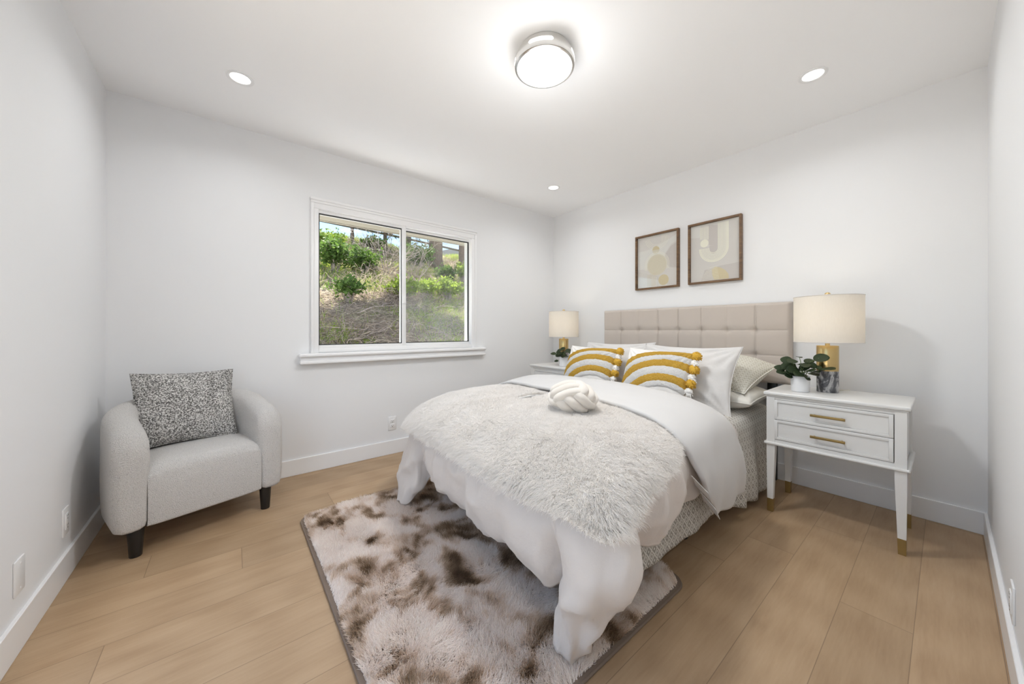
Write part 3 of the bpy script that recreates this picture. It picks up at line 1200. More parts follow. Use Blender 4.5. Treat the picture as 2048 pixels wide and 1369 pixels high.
def make_nightstand(label, x, group='nightstands', rz=0.0):
    t = thing('nightstand', label, 'nightstand', (x, -0.3875, 0), rz, group)
    hw, hd, top = 0.276, 0.2, 0.705           # body half width, half depth
    bm = BM()
    box(bm, (0, 0, top - 0.010), (2 * (hw + 0.013), 2 * (hd + 0.0125), 0.020), 0.006, 3)
    box(bm, (0, 0, top - 0.024), (2 * (hw + 0.005), 2 * (hd + 0.004), 0.010), 0.003, 2)
    obj('table_top', bm, M['white_lacquer'], t)
    # carcass: sides, back, rails, recessed between the posts
    bm = BM()
    zt, zb = top - 0.028, 0.405
    for s in (-1, 1):
        box(bm, (s * (hw - 0.016), 0, (zt + zb) / 2), (0.014, 2 * hd - 0.06, zt - zb), 0.001, 1)
    box(bm, (0, hd - 0.012, (zt + zb) / 2), (2 * hw - 0.06, 0.012, zt - zb))
    box(bm, (0, 0, zb + 0.008), (2 * hw - 0.03, 2 * hd - 0.03, 0.014))
    box(bm, (0, -hd + 0.014, zt - 0.007), (2 * hw - 0.07, 0.022, 0.014))
    box(bm, (0, -hd + 0.014, zb + 0.014), (2 * hw - 0.07, 0.022, 0.020))
    obj('carcass', bm, M['white_lacquer'], t)
    bm = BM()
    box(bm, (0, -hd + 0.055, (zt + zb) / 2 + 0.005), (2 * hw - 0.075, 0.03, zt - zb - 0.03))
    obj('drawer_gap_shade', bm, M['gap_shade'], t)  # dark block standing in for the shade inside the drawer gaps
    # moulded bead around the foot of the carcass
    bm = BM()
    for s in (-1, 1):
        box(bm, (s * (hw + 0.002), 0, 0.404), (0.020, 2 * (hd + 0.011), 0.017), 0.007, 3)
    box(bm, (0, -hd - 0.002, 0.404), (2 * (hw + 0.011), 0.020, 0.017), 0.007, 3)
    obj('bead_moulding', bm, M['white_lacquer'], t)
    # drawers
    dw, dz0, dz1 = hw - 0.040, zb + 0.026, zt - 0.016
    mid = (dz0 + dz1) / 2
    for k, (a, c) in enumerate(((mid + 0.001, dz1), (dz0, mid - 0.001))):
        bm = BM()
        zc, zh = (a + c) / 2, (c - a) / 2
        fr = 0.016
        yf = -hd - 0.001
        xo = -0.003
        box(bm, (xo, yf + 0.0125, zc), (2 * dw - 2 * fr, 0.012, 2 * zh - 2 * fr), 0.001, 1)
        for s in (-1, 1):
            box(bm, (xo + s * (dw - fr / 2), yf + 0.009, zc), (fr, 0.018, 2 * zh), 0.0018, 2)
            box(bm, (xo, yf + 0.009, zc + s * (zh - fr / 2)), (2 * dw - 0.004, 0.0178, fr), 0.0018, 2)
        d = obj('drawer', bm, M['white_lacquer'], t)
        bm = BM()
        box(bm, (xo, yf - 0.021, zc), (0.140, 0.008, 0.013), 0.0015, 2)
        for s in (-1, 1):
            box(bm, (xo + s * 0.055, yf - 0.008, zc), (0.008, 0.024, 0.008), 0.001, 1)
        obj('handle', bm, M['brass_foot'], d)
    # posts run from the top down into tapered legs with brass feet
    for sx in (-1, 1):
        for sy in (-1, 1):
            bm = BM()
            px, py = sx * (hw - 0.020), sy * (hd - 0.020)
            q = bmesh.new()
            rows = []
            for z, w in ((zt, 0.040), (0.40, 0.040), (0.36, 0.040), (0.075, 0.0285)):
                o_ = 0.020 - w / 2
                cx, cy = px + sx * o_ * 0.6, py + sy * o_ * 0.6
                rows.append([q.verts.new((cx + i * w / 2, cy + j * w / 2, z)) for i, j in ((-1, -1), (1, -1), (1, 1), (-1, 1))])
            for r0, r1 in zip(rows, rows[1:]):
                for k in range(4):
                    q.faces.new((r0[k], r0[(k + 1) % 4], r1[(k + 1) % 4], r1[k]))
            q.faces.new(rows[0])
            q.faces.new(rows[-1])
            bmesh.ops.recalc_face_normals(q, faces=q.faces[:])
            merge(bm, q)
            lg = obj('leg', bm, M['white_lacquer'], t, smooth=False)
            bm = BM()
            q = bmesh.new()
            rows = []
            for z, w in ((0.0755, 0.0297), (0.0, 0.0265)):
                o_ = 0.020 - w / 2
                cx, cy = px + sx * o_ * 0.6, py + sy * o_ * 0.6
                rows.append([q.verts.new((cx + i * w / 2, cy + j * w / 2, z)) for i, j in ((-1, -1), (1, -1), (1, 1), (-1, 1))])
            for k in range(4):
                q.faces.new((rows[0][k], rows[0][(k + 1) % 4], rows[1][(k + 1) % 4], rows[1][k]))
            q.faces.new(rows[0])
            q.faces.new(rows[1])
            bmesh.ops.recalc_face_normals(q, faces=q.faces[:])
            merge(bm, q)
            obj('foot', bm, M['brass_foot'], lg, smooth=False)
    return t


NX_R, NX_L, NTOP = 2.611, 0.527, 0.705
make_nightstand('white two-drawer nightstand right of the bed, its brass-footed legs in full view', NX_R)
make_nightstand('white nightstand half hidden behind the far side of the bed near the window corner', NX_L)


def make_lamp(label, x, y, cordside):
    t = thing('table_lamp', label, 'table lamp', (x, y, NTOP), 0, 'table lamps on the nightstands')
    bm = BM()
    lathe(bm, [(0, 0), (0.048, 0), (0.0495, 0.002), (0.0495, 0.124), (0, 0.124)], seg=64)
    obj('marble_base', bm, M['marble'], t)
    bm = BM()
    lathe(bm, [(0, 0.124), (0.0495, 0.124), (0.0500, 0.126), (0.0500, 0.268), (0.0485, 0.271), (0, 0.271)], seg=64)
    obj('brass_body', bm, M['brass_body'], t)
    bm = BM()
    lathe(bm, [(0, 0.27), (0.011, 0.27), (0.011, 0.292), (0.016, 0.294), (0.016, 0.335), (0, 0.335)], seg=24)
    obj('socket', bm, M['brass'], t)
    bm = BM()
    lathe(bm, [(0, 0.335), (0.013, 0.337), (0.020, 0.36), (0.028, 0.385), (0.028, 0.40), (0.018, 0.418), (0, 0.424)], seg=24)
    obj('bulb', bm, M['bulb'], t)
    sz0, sz1, r = 0.288, 0.560, 0.156
    bm = BM()
    prof = [(r, sz0), (r, sz1), (r - 0.003, sz1), (r - 0.003, sz0), (r, sz0)]
    lathe(bm, prof, seg=80)
    sh = obj('shade', bm, M['shade'], t)
    for z in (sz0 + 0.002, sz1 - 0.002):
        bm = BM()
        tube(bm, [(r * 0.998 * math.cos(2 * PI * k / 64), r * 0.998 * math.sin(2 * PI * k / 64), z) for k in range(64)], 0.0022, 6, closed=True)
        obj('rim', bm, M['pillowcase'], sh, angle=None)
    bm = BM()
    for k in range(3):
        a = 2 * PI * k / 3 + 0.4
        tube(bm, [(0.006 * math.cos(a), 0.006 * math.sin(a), sz1 - 0.012), (0.153 * math.cos(a), 0.153 * math.sin(a), sz1 - 0.006)], 0.0017, 6)
    for s in (-1, 1):
        tube(bm, [(s * 0.016, 0, 0.30), (s * 0.05, 0, 0.34), (s * 0.056, 0, 0.42), (s * 0.04, 0, 0.50), (s * 0.004, 0, sz1 - 0.012)], 0.0016, 6)
    obj('harp', bm, M['brass'], t)
    bm = BM()
    lathe(bm, [(0, sz1 - 0.012), (0.004, sz1 - 0.012), (0.004, sz1 - 0.002), (0.0135, sz1), (0.014, sz1 + 0.003), (0.0155, sz1 + 0.009), (0.013, sz1 + 0.017), (0.007, sz1 + 0.022), (0, sz1 + 0.0235)], seg=24)
    obj('finial', bm, M['brass'], t)
    bm = BM()
    pts = catmull([(0.0, 0.045, 0.008), (cordside * 0.045, 0.06, 0.006), (cordside * 0.075, 0.065, 0.014), (cordside * 0.082, 0.095, 0.010), (cordside * 0.03, 0.13, 0.003), (0, 0.146, 0.002)], 6)
    tube(bm, pts, 0.0023, 6)
    obj('cord', bm, M['cord'], t, angle=None)
    lamp_light('table_lamp_light', 'POINT', (0, 0, 0.448), P_SHADE, t, 0.03, (1.0, 0.88, 0.70))
    return t


make_lamp('lit drum-shade lamp on the right nightstand, grey marble and brass base', 2.566, -0.335, 1)
make_lamp('lit drum-shade lamp on the far nightstand by the window corner', 0.450, -0.300, 1)


def make_plant(label, x, y, leaves, seed):
    rng = random.Random(seed)
    t = thing('potted_plant', label, 'potted plant', (x, y, NTOP), 0, 'potted plants on the nightstands')
    bm = BM()
    lathe(bm, [(0, 0), (0.040, 0), (0.043, 0.002), (0.0455, 0.088), (0.0455, 0.091), (0.043, 0.0915), (0.0415, 0.089), (0.041, 0.075), (0, 0.075)], seg=48)
    obj('pot', bm, M['pot'], t)
    bm = BM()
    lathe(bm, [(0, 0.082), (0.02, 0.081), (0.0405, 0.077), (0.0405, 0.070), (0, 0.070)], seg=24)
    obj('soil', bm, M['soil'], t)
    sb, lb = BM(), BM()
    for (lx, ly, lz, r) in leaves:
        r *= 1.14
        p1 = Vector((lx, ly, lz))
        a = rng.uniform(0, 2 * PI)
        p0 = Vector((0.02 * math.cos(a), 0.02 * math.sin(a), 0.076))
        mid = (p0 + p1) / 2 + Vector((-(p1.x) * 0.2, -(p1.y) * 0.2, 0.02))
        pts = catmull([p0, mid, p1], 5)
        tube(sb, pts, [0.0022 - 0.0008 * k / len(pts) for k in range(len(pts))], 6)
        # round leaf, cupped and folded slightly along the midrib
        out = Vector((p1.x, p1.y, 0.0))
        if out.length < 1e-3:
            out = Vector((0.1, -1, 0))
        out.normalize()
        out = (out + Vector((rng.uniform(-.4, .4), rng.uniform(-.7, .1), rng.uniform(-0.35, 0.25)))).normalized()
        nrm = Vector((rng.uniform(-.5, .5) + 0.45, rng.uniform(-.5, .2) - 0.45, rng.uniform(0.35, 1.0)))
        nrm = (nrm - out * nrm.dot(out)).normalized()
        side = nrm.cross(out)
        rings = []
        q = lb
        nr, ns = 5, 18
        cen = q.verts.new(p1)
        prev = None
        for i in range(1, nr + 1):
            f = i / nr
            ring = []
            for k in range(ns):
                ang = 2 * PI * k / ns
                lx_ = math.cos(ang) * f
                ly_ = math.sin(ang) * f * 0.88
                tipf = 1 + 0.12 * max(0, math.cos(ang)) ** 6
                hgt = 0.16 * f * f * (abs(ly_) ** 1.0) - 0.10 * f ** 2 * max(0, lx_) + 0.03 * math.sin(3 * ang) * f * f
                ring.append(q.verts.new(p1 + out * (lx_ * tipf * r + r * 0.25) + side * (ly_ * r) + nrm * (hgt * r)))
            if prev is None:
                for k in range(ns):
                    q.faces.new((cen, ring[k], ring[(k + 1) % ns]))
            else:
                for k in range(ns):
                    q.faces.new((prev[k], ring[k], ring[(k + 1) % ns], prev[(k + 1) % ns]))
            prev = ring
        cen.co = p1 + out * (r * 0.25)
    obj('stems', sb, M['stem'], t, angle=None)
    f = obj('leaves', lb, M['leaf_dark'], t, angle=None)
    md = f.modifiers.new('thickness', 'SOLIDIFY')
    md.thickness = 0.0012
    return t


R1 = [(-0.088, -0.01, 0.128, 0.024), (-0.060, 0.01, 0.176, 0.026), (-0.030, -0.02, 0.178, 0.026), (-0.076, -0.03, 0.108, 0.025), (-0.008, 0.02, 0.200, 0.016),
      (-0.018, -0.04, 0.128, 0.030), (0.020, -0.01, 0.160, 0.028), (-0.040, -0.045, 0.092, 0.020), (0.030, -0.03, 0.096, 0.026), (0.045, 0.0, 0.160, 0.022),
      (0.082, 0.01, 0.200, 0.030), (0.068, -0.03, 0.122, 0.024), (0.112, -0.02, 0.140, 0.034), (0.075, 0.0, 0.150, 0.018), (0.0, 0.04, 0.150, 0.024), (-0.045, 0.04, 0.14, 0.022),
      (-0.050, -0.02, 0.140, 0.027), (0.005, -0.05, 0.108, 0.026), (-0.030, -0.03, 0.112, 0.026), (0.048, -0.035, 0.128, 0.024), (0.030, 0.02, 0.178, 0.022), (-0.068, 0.02, 0.150, 0.024), (0.010, 0.0, 0.140, 0.026), (0.058, -0.01, 0.108, 0.022)]
make_plant('small round-leaved plant in a white pot beside the right lamp', 2.462, -0.440, R1, 5)
R2 = [(-0.110, -0.02, 0.118, 0.026), (-0.060, 0.0, 0.150, 0.028), (-0.010, 0.0, 0.172, 0.028), (0.045, 0.01, 0.158, 0.030), (0.085, 0.02, 0.150, 0.036), (-0.015, -0.03, 0.128, 0.030),
      (-0.045, -0.02, 0.112, 0.026), (0.035, -0.03, 0.110, 0.030), (0.095, 0.0, 0.092, 0.024), (-0.060, -0.035, 0.050, 0.018), (0.0, 0.03, 0.14, 0.03), (0.02, -0.045, 0.135, 0.026), (-0.03, 0.03, 0.13, 0.026)]
make_plant('small dark-leaved plant in a white pot in front of the far lamp', 0.600, -0.462, R2, 9)

# ---------------------------------------------------------------- framed prints


def make_picture(label, x0, x1, z0, z1, art):
    cx, cz, w, h = (x0 + x1) / 2, (z0 + z1) / 2, x1 - x0, z1 - z0
    t = thing('framed_print', label, 'framed print', (cx, 0, cz), 0, 'framed prints above the headboard')
    fw, fd = 0.016, 0.034
    bm = BM()
    for s in (-1, 1):
        box(bm, (s * (w / 2 - fw / 2), -fd / 2, 0), (fw, fd, h), 0.0012, 1)
        box(bm, (0, -fd / 2, s * (h / 2 - fw / 2)), (w - 2 * fw + 0.0005, fd * 0.995, fw), 0.0012, 1)
    obj('frame', bm, M['walnut'], t)
    iw, ih = w - 2 * fw, h - 2 * fw
    yb = -0.010
    bm = BM()
    box(bm, (0, yb + 0.003, 0), (iw, 0.006, ih))
    pr = obj('print', bm, M['paper'], t, smooth=False)

    def flat(pts, y, m, name):
        q = BM()
        vs = [q.verts.new((p[0], y, p[1])) for p in pts]
        if len(pts) >= 3:
            fc = q.faces.new(vs)
            if fc.normal.y > 0 or True:
                q.normal_update()
                if q.faces[0].normal.y > 0:
                    bmesh.ops.reverse_faces(q, faces=q.faces[:])
        return q

    groups = {}

    def add(mkey, pts, lay):
        q = groups.setdefault(mkey, BM())
        y = yb - 0.0003 * lay
        vs = [q.verts.new((max(-iw / 2, min(iw / 2, p[0])), y, max(-ih / 2, min(ih / 2, p[1])))) for p in pts]
        q.faces.new(vs)

    def strip(mkey, line, wid, lay):
        """ribbon along a 2-D polyline"""
        q = groups.setdefault(mkey, BM())
        y = yb - 0.0003 * lay
        prev = None
        n = len(line)
        for i, p in enumerate(line):
            a = Vector(line[max(i - 1, 0)])
            c = Vector(line[min(i + 1, n - 1)])
            d = (c - a).normalized()
            nn = Vector((-d.y, d.x)) * wid / 2
            pr_ = (q.verts.new((p[0] + nn.x, y, p[1] + nn.y)), q.verts.new((p[0] - nn.x, y, p[1] - nn.y)))
            if prev:
                q.faces.new((prev[0], prev[1], pr_[1], pr_[0]))
            prev = pr_

    def arc(cx_, cz_, r, a0, a1, n=32, ry=None):
        ry = ry or r
        return [(cx_ + r * math.cos(math.radians(a0 + (a1 - a0) * k / n)), cz_ + ry * math.sin(math.radians(a0 + (a1 - a0) * k / n))) for k in range(n + 1)]

    art(add, strip, arc, iw, ih)
    names = {'paper_pale': 'pale_wash', 'paper_mauve': 'mauve_wash', 'paper_cream': 'cream_wash', 'gold': 'gold_lines', 'gold_soft': 'soft_gold_shapes'}
    for k, q in groups.items():
        q.normal_update()
        for f in q.faces:
            if f.normal.y > 0:
                f.normal_flip()
        obj(names[k], q, M[k], pr, smooth=False)
    bm = BM()
    box(bm, (0, -0.0185, 0), (iw, 0.002, ih))
    obj('glazing', bm, M['picture_glass'], t, smooth=False)
    return t


def art_left(add, strip, arc, w, h):
    X = lambda f: (f - 0.5) * w
    Z = lambda f: (f - 0.5) * h
    add('paper_pale', [(X(0), Z(0.72)), (X(0.35), Z(0.75)), (X(0.75), Z(0.86)), (X(1), Z(0.95)), (X(1), Z(0.82)), (X(0.85), Z(0.78)), (X(0.70), Z(0.62)), (X(0.66), Z(0.45)), (X(0.3), Z(0.36)), (X(0), Z(0.38))], 1)
    add('paper_mauve', [(X(1), Z(0.80)), (X(0.84), Z(0.74)), (X(0.71), Z(0.60)), (X(0.70), Z(0.46)), (X(0.80), Z(0.35)), (X(1), Z(0.32))], 2)
    add('paper_pale', [(X(0), Z(0.22)), (X(0.4), Z(0.16)), (X(0.75), Z(0.07)), (X(0.75), Z(0)), (X(0), Z(0))], 1)
    for k, r in enumerate((0.30, 0.265, 0.23, 0.195)):
        strip('gold', arc(X(0.50), Z(0.965), w * r, 180 + 8, 360 - 8 - 30 * (k == 3)), 0.0022, 3)
    for k in range(7):
        xx = X(0.62 + 0.022 * k)
        strip('gold', [(xx, Z(0.98)), (xx, Z(0.86 + 0.012 * k))], 0.0014, 4)
    add('gold_soft', arc(X(0.475), Z(0.715), w * 0.09, 0, 180, 24), 4)
    add('paper_cream', arc(X(0.475), Z(0.713), w * 0.09, 180, 360, 24), 4)
    add('paper_cream', arc(X(0.50), Z(0.43), w * 0.255, 0, 360, 48, h * 0.205), 3)
    for r in (0.30, 0.275, 0.25, 0.21, 0.18, 0.15, 0.12, 0.09, 0.06, 0.03):
        if r > 0.22:
            ln = [(X(0.50) - w * r, Z(0.34))] + arc(X(0.50), Z(0.43), w * r, 180, 0, 32, w * r) + [(X(0.50) + w * r, Z(0.33))]
            strip('gold', ln, 0.0026, 5)
        else:
            strip('gold_soft', arc(X(0.50), Z(0.42), w * r, 0, 360, 36), 0.0018, 5)
    for k in range(11):
        xx = X(0.26 + 0.021 * k)
        strip('gold_soft', [(xx, Z(0.03)), (xx, Z(0.25 + 0.004 * k))], 0.0014, 4)
    add('gold_soft', arc(X(0.665), Z(0.125), w * 0.125, 0, 360, 40), 6)


def art_right(add, strip, arc, w, h):
    X = lambda f: (f - 0.5) * w
    Z = lambda f: (f - 0.5) * h
    add('paper_mauve', [(X(0.38), Z(0.97)), (X(0.57), Z(0.94)), (X(0.57), Z(0.53)), (X(0.53), Z(0.47)), (X(0.47), Z(0.46)), (X(0.42), Z(0.49)), (X(0.40), Z(0.56)), (X(0.38), Z(0.72))], 1)
    add('paper_mauve', [(X(0.30), Z(0.20)), (X(0.62), Z(0.245)), (X(1), Z(0.265)), (X(1), Z(0)), (X(0.22), Z(0))], 1)
    add('paper_pale', [(X(0), Z(0.98)), (X(0.22), Z(0.97)), (X(0.20), Z(0.78)), (X(0), Z(0.80))], 1)
    cxu, czu = 0.485, 0.555
    for k in range(8):
        r = 0.098 + 0.0275 * k
        ln = [(X(cxu) - w * r, Z(0.575))] + arc(X(cxu), Z(czu), w * r, 180, 360, 36) + [(X(cxu) + w * r, Z(0.97))]
        strip('gold', ln, 0.0050 if k < 6 else 0.0075, 3)
    for k in range(7):
        xx = X(0.21 + 0.0275 * k)
        strip('gold', [(xx, Z(0.745 - 0.004 * k)), (xx, Z(0.95))], 0.0042, 3)
    add('gold', arc(X(0.295), Z(0.665), w * 0.088, 0, 360, 40), 4)
    add('gold_soft', [(X(0.50), Z(0.015)), (X(0.46), Z(0.10)), (X(0.45), Z(0.20)), (X(0.52), Z(0.235)), (X(0.62), Z(0.215)), (X(0.72), Z(0.16)), (X(0.78), Z(0.09)), (X(0.79), Z(0.015))], 3)
    for k in range(9):
        f = k / 8
        strip('gold', [(X(0.24 + 0.16 * f * f), Z(0.02 + 0.205 * f)), (X(0.60 - 0.04 * f), Z(0.035 + 0.205 * f))], 0.0022, 4)


make_picture('framed abstract print nearer the window, stacked gold circles and arches on blush', 1.128, 1.544, 1.447, 1.958, art_left)
make_picture('framed abstract print nearer the right lamp, with bold cream U-shaped stripes', 1.625, 2.025, 1.451, 1.958, art_right)

# ---------------------------------------------------------------- bed
BX = 1.569
bed = thing('bed', 'bed with a tufted beige headboard, dressed in white, against the right-hand wall', 'bed', (BX, -1.1, 0))
HX0, HX1, HZ0, HZ1 = 0.804, 2.334, 0.690, 1.264


def make_headboard():
    nx, nz = 241, 97
    cols, rows = 8, 3
    xs = np.linspace(0, 1, nx)
    zs = np.linspace(0, 1, nz)
    X, Z = np.meshgrid(xs, zs, indexing='ij')
    w, h = HX1 - HX0, HZ1 - HZ0
    inset_x, inset_z = 0.018, 0.018
    # tufts: a gentle cushion per square, grooves between, a dimple at each crossing
    fu = (X * w - inset_x) / (w - 2 * inset_x) * cols
    fv = (Z * h - inset_z) / (h - 2 * inset_z) * rows
    du = np.abs(fu - np.round(fu)) * (w / cols)
    dv = np.abs(fv - np.round(fv)) * (h / rows)
    inner_u = (np.round(fu) > 0) & (np.round(fu) < cols)
    inner_v = (np.round(fv) > 0) & (np.round(fv) < rows)
    g = np.zeros_like(X)
    g += np.where(inner_u, 0.0045 * np.exp(-(du / 0.0042) ** 2) + 0.0055 * np.exp(-(du / 0.03) ** 2), 0)
    g += np.where(inner_v, 0.0045 * np.exp(-(dv / 0.0042) ** 2) + 0.0055 * np.exp(-(dv / 0.03) ** 2), 0)
    dd = np.hypot(np.where(inner_u, du, 1), np.where(inner_v, dv, 1))
    g += 0.013 * np.exp(-(dd / 0.022) ** 2)
    edge = np.minimum(np.minimum(X, 1 - X) * w, np.minimum(Z, 1 - Z) * h)
    rnd = 0.022
    e = np.clip(edge / rnd, 0, 1)
    y = -0.062 - 0.030 * np.sqrt(1 - (1 - e) ** 2) + g * e
    P = np.stack([X * w * 8, Z * h * 8, np.zeros_like(X)], 2)
    y = y - 0.002 * (fbm(P, 3, 5) - 0.5)
    G = np.stack([HX0 + X * w - BX, y + 1.1, HZ0 + Z * h], 2)
    # wrap a border ring back to the wall side
    hb = grid_obj('headboard', G, M['headboard'], bed)
    bm = BM()
    bm.from_mesh(hb.data)
    bmesh.ops.recalc_face_normals(bm, faces=bm.faces[:])
    be = [e_ for e_ in bm.edges if e_.is_boundary]
    r = bmesh.ops.extrude_edge_only(bm, edges=be)
    vs = [v for v in r['geom'] if isinstance(v, bmesh.types.BMVert)]
    for v in vs:
        v.co.y = -0.006 + 1.1
    bmesh.ops.contextual_create(bm, geom=[e_ for e_ in bm.edges if e_.is_boundary])
    bmesh.ops.recalc_face_normals(bm, faces=bm.faces[:])
    bm.to_mesh(hb.data)
    bm.free()
    # double stitching beside the grooves
    bm = BM()
    for k in range(1, cols):
        xx = HX0 + inset_x + (w - 2 * inset_x) * k / cols - BX
        for s in (-0.0055, 0.0055):
            pts = []
            for j in range(0, 61):
                z = 0.02 + (h - 0.04) * j / 60
                i0 = int(round((xx + s + BX - HX0) / w * (nx - 1)))
                j0 = int(round(z / h * (nz - 1)))
                pts.append((xx + s, G[i0, j0, 1] - 0.0003, HZ0 + z))
            tube(bm, pts, 0.0009, 4)
    obj('stitching', bm, M['headboard'], hb, angle=None)
    return hb


make_headboard()
for sx in (-1, 1):
    b = BM()
    box(b, (sx * 0.652, 1.1 - 0.034, 0.365), (0.055, 0.032, 0.73), 0.003, 2)
    obj('headboard_leg', b, M['black_wood'], bed)
MX0, MX1, MY0, MY1 = 0.885, 2.225, -2.06, -0.13
b = BM()
box(b, ((MX0 + MX1) / 2 - BX, (MY0 + MY1) / 2 + 1.1, 0.42), (MX1 - MX0 - 0.02, MY1 - MY0 - 0.02, 0.235), 0.05, 5)
obj('mattress', b, M['mattress'], bed)
b = BM()
box(b, ((MX0 + MX1) / 2 - BX, (MY0 + MY1) / 2 + 1.1, 0.225), (MX1 - MX0 - 0.05, MY1 - MY0 - 0.05, 0.14), 0.012, 2)
obj('box_base', b, M['mattress'], bed)
for (lx, ly) in ((2.155, -1.245), (2.155, -0.35), (2.10, -1.93), (0.955, -1.245), (0.955, -0.35), (1.0, -1.93)):
    b = BM()
    lathe(b, [(0, 0.045), (0.014, 0.045), (0.014, 0.165), (0, 0.165)], (lx - BX, ly + 1.1, 0), 20)
    lg = obj('leg', b, M['caster'], bed)
    b = BM()
    lathe(b, [(0, 0), (0.019, 0), (0.021, 0.004), (0.019, 0.046), (0, 0.046)], (lx - BX, ly + 1.1, 0), 20)
    obj('caster', b, M['black_wood'], lg)


def loft(name, st, offset, m, parent=None, su=8, sv=6, thick=0.02, off=0.0, fold=0.0, wr=0.004, seed=0, foldf=26.0, calm=1.0, fmask=None):
    """cloth lofted through stations; every station is a row of points from the middle of the bed to the hem"""
    P = np.array(st, float)
    G = catmull(catmull(P, su, 0), sv, 1)
    n = grid_normals(G)
    if n[:, :2, 2].mean() < 0:
        n = -n
    V = G.shape[1]
    t = np.linspace(0, 1, V)[None, :]
    du = np.concatenate([[0], np.cumsum(np.linalg.norm(np.diff(G[:, int(V * 0.8)], axis=0), axis=1))])
    hang = np.clip((t - 0.45) / 0.55, 0, 1)
    ph = fbm(np.stack([du * 3, du * 0, du * 0], 1), 2, seed) * 6
    wave = np.sin(du * foldf + ph)[:, None] * 0.6 + np.sin(du * foldf * 0.43 + 2 * ph)[:, None] * 0.4
    d = fold * hang ** 1.4 * wave
    if fmask is not None:
        d = d * catmull(np.array(fmask, float)[:, None], su, 0).clip(0, 1)
    wr = wr * (calm + (1 - calm) * np.clip((t - 0.30) / 0.2, 0, 1))
    d = d + wr * 2.2 * (fbm(G * 5.0, 3, seed + 3) - 0.5) + wr * 1.1 * (fbm(G * np.array([17.0, 17.0, 9.0]), 3, seed + 9) - 0.5)
    # long creases: ridged noise
    rg = 1 - np.abs(2 * fbm(G * np.array([4.5, 3.5, 2.0]), 3, seed + 21) - 1)
    d = d + wr * 1.3 * (np.clip((rg - 0.80) / 0.2, 0, 1) ** 2)
    G = G + n * d[..., None]
    G[..., 2] = np.maximum(G[..., 2], 0.032)
    o = grid_obj(name, G - offset, m, parent, thick=thick, off=off)
    return o, G - offset


# patterned coverlet over the mattress, hanging almost to the floor on the camera side
cz = 0.556
cov = []


def cst(y, hem_x, hem_z, bulge=0.0, side=1, yh=None, xe=None):
    xe = xe or (MX1 + 0.012 if side > 0 else MX0 - 0.012)
    yh = y if yh is None else yh
    return [(1.555, y, cz), (1.9 if side > 0 else 1.2, y, cz + 0.004), (xe - 0.10 * side, y, cz - 0.002), (xe - 0.008 * side, (y * 2 + yh) / 3, cz - 0.045),
            (xe + (0.008 + bulge) * side, (y + yh) / 2, 0.38), (hem_x - 0.002 * side, yh, 0.22), (hem_x, yh, hem_z)]


rows = []
rows.append(cst(-0.150, 2.225, 0.075))
rows.append(cst(-0.225, 2.262, 0.048, 0.006))
rows.append(cst(-0.36, 2.283, 0.055, 0.010))
rows.append(cst(-0.48, 2.262, 0.040))
rows.append(cst(-0.60, 2.285, 0.042, 0.010))
rows.append(cst(-0.71, 2.262, 0.062))
rows.append(cst(-0.79, 2.255, 0.075))
rows.append(cst(-0.81, 2.300, 0.070, 0.014))
rows.append(cst(-0.92, 2.268, 0.098))
rows.append(cst(-1.05, 2.270, 0.135, 0.006))
rows.append(cst(-1.20, 2.255, 0.130))
rows.append(cst(-1.36, 2.272, 0.130, 0.006))
rows.append(cst(-1.55, 2.255, 0.125))
rows.append(cst(-1.72, 2.262, 0.122))
rows.append(cst(-1.90, 2.250, 0.125))
rows.append(cst(-2.04, 2.235, 0.13))
cover = thing('coverlet', 'grey and white trellis patterned coverlet hanging from the mattress under the white duvet', 'bed cover', (BX, -1.1, 0.556))
off = np.array([BX, -1.1, 0.556])
o1, _ = loft('near_side', np.array(rows), off, M['lattice'], cover, su=6, sv=6, thick=0.006, fold=0.004, wr=0.002, seed=4, foldf=42)
rows = [cst(y, 0.84, 0.12, 0, -1) for y in (-2.04, -1.7, -1.3, -0.9, -0.5, -0.15)]
loft('far_side', np.array(rows), off, M['lattice'], cover, su=5, sv=5, thick=0.006, fold=0.004, wr=0.002, seed=5)
rows = []
for k, x in enumerate((0.88, 1.1, 1.4, 1.7, 2.0, 2.22)):
    rows.append([(x, -1.75, cz), (x, -1.9, cz + 0.002), (x, -2.02, cz - 0.01), (x, -2.072, cz - 0.06), (x, -2.08, 0.38), (x, -2.08, 0.22), (x, -2.08, 0.16)])
loft('foot_side', np.array(rows)[::-1], off, M['lattice'], cover, su=5, sv=5, thick=0.006, fold=0.003, wr=0.002, seed=6)

# white duvet: stations run from the head end of the camera side, round the foot, to the head end of the far side


def side_st(y, top, pts):
    return [(1.56, top, 0.642), (1.90, (top + y) / 2, 0.650)] + pts


D = []
D.append(side_st(-1.00, -1.00, [(2.18, -1.00, 0.620), (2.30, -1.00, 0.565), (2.318, -1.00, 0.47), (2.312, -1.00, 0.385), (2.305, -1.00, 0.33)]))
D.append(side_st(-1.35, -1.32, [(2.19, -1.35, 0.625), (2.31, -1.35, 0.570), (2.328, -1.35, 0.47), (2.318, -1.35, 0.385), (2.310, -1.35, 0.33)]))
D.append(side_st(-1.58, -1.52, [(2.19, -1.57, 0.622), (2.298, -1.58, 0.565), (2.318, -1.59, 0.47), (2.314, -1.60, 0.390), (2.300, -1.61, 0.325)]))
D.append(side_st(-1.70, -1.62, [(2.20, -1.69, 0.628), (2.320, -1.70, 0.572), (2.348, -1.71, 0.46), (2.342, -1.72, 0.365), (2.318, -1.72, 0.290)]))
D.append(side_st(-1.84, -1.70, [(2.21, -1.82, 0.626), (2.330, -1.84, 0.572), (2.365, -1.85, 0.46), (2.350, -1.86, 0.360), (2.320, -1.86, 0.280)]))
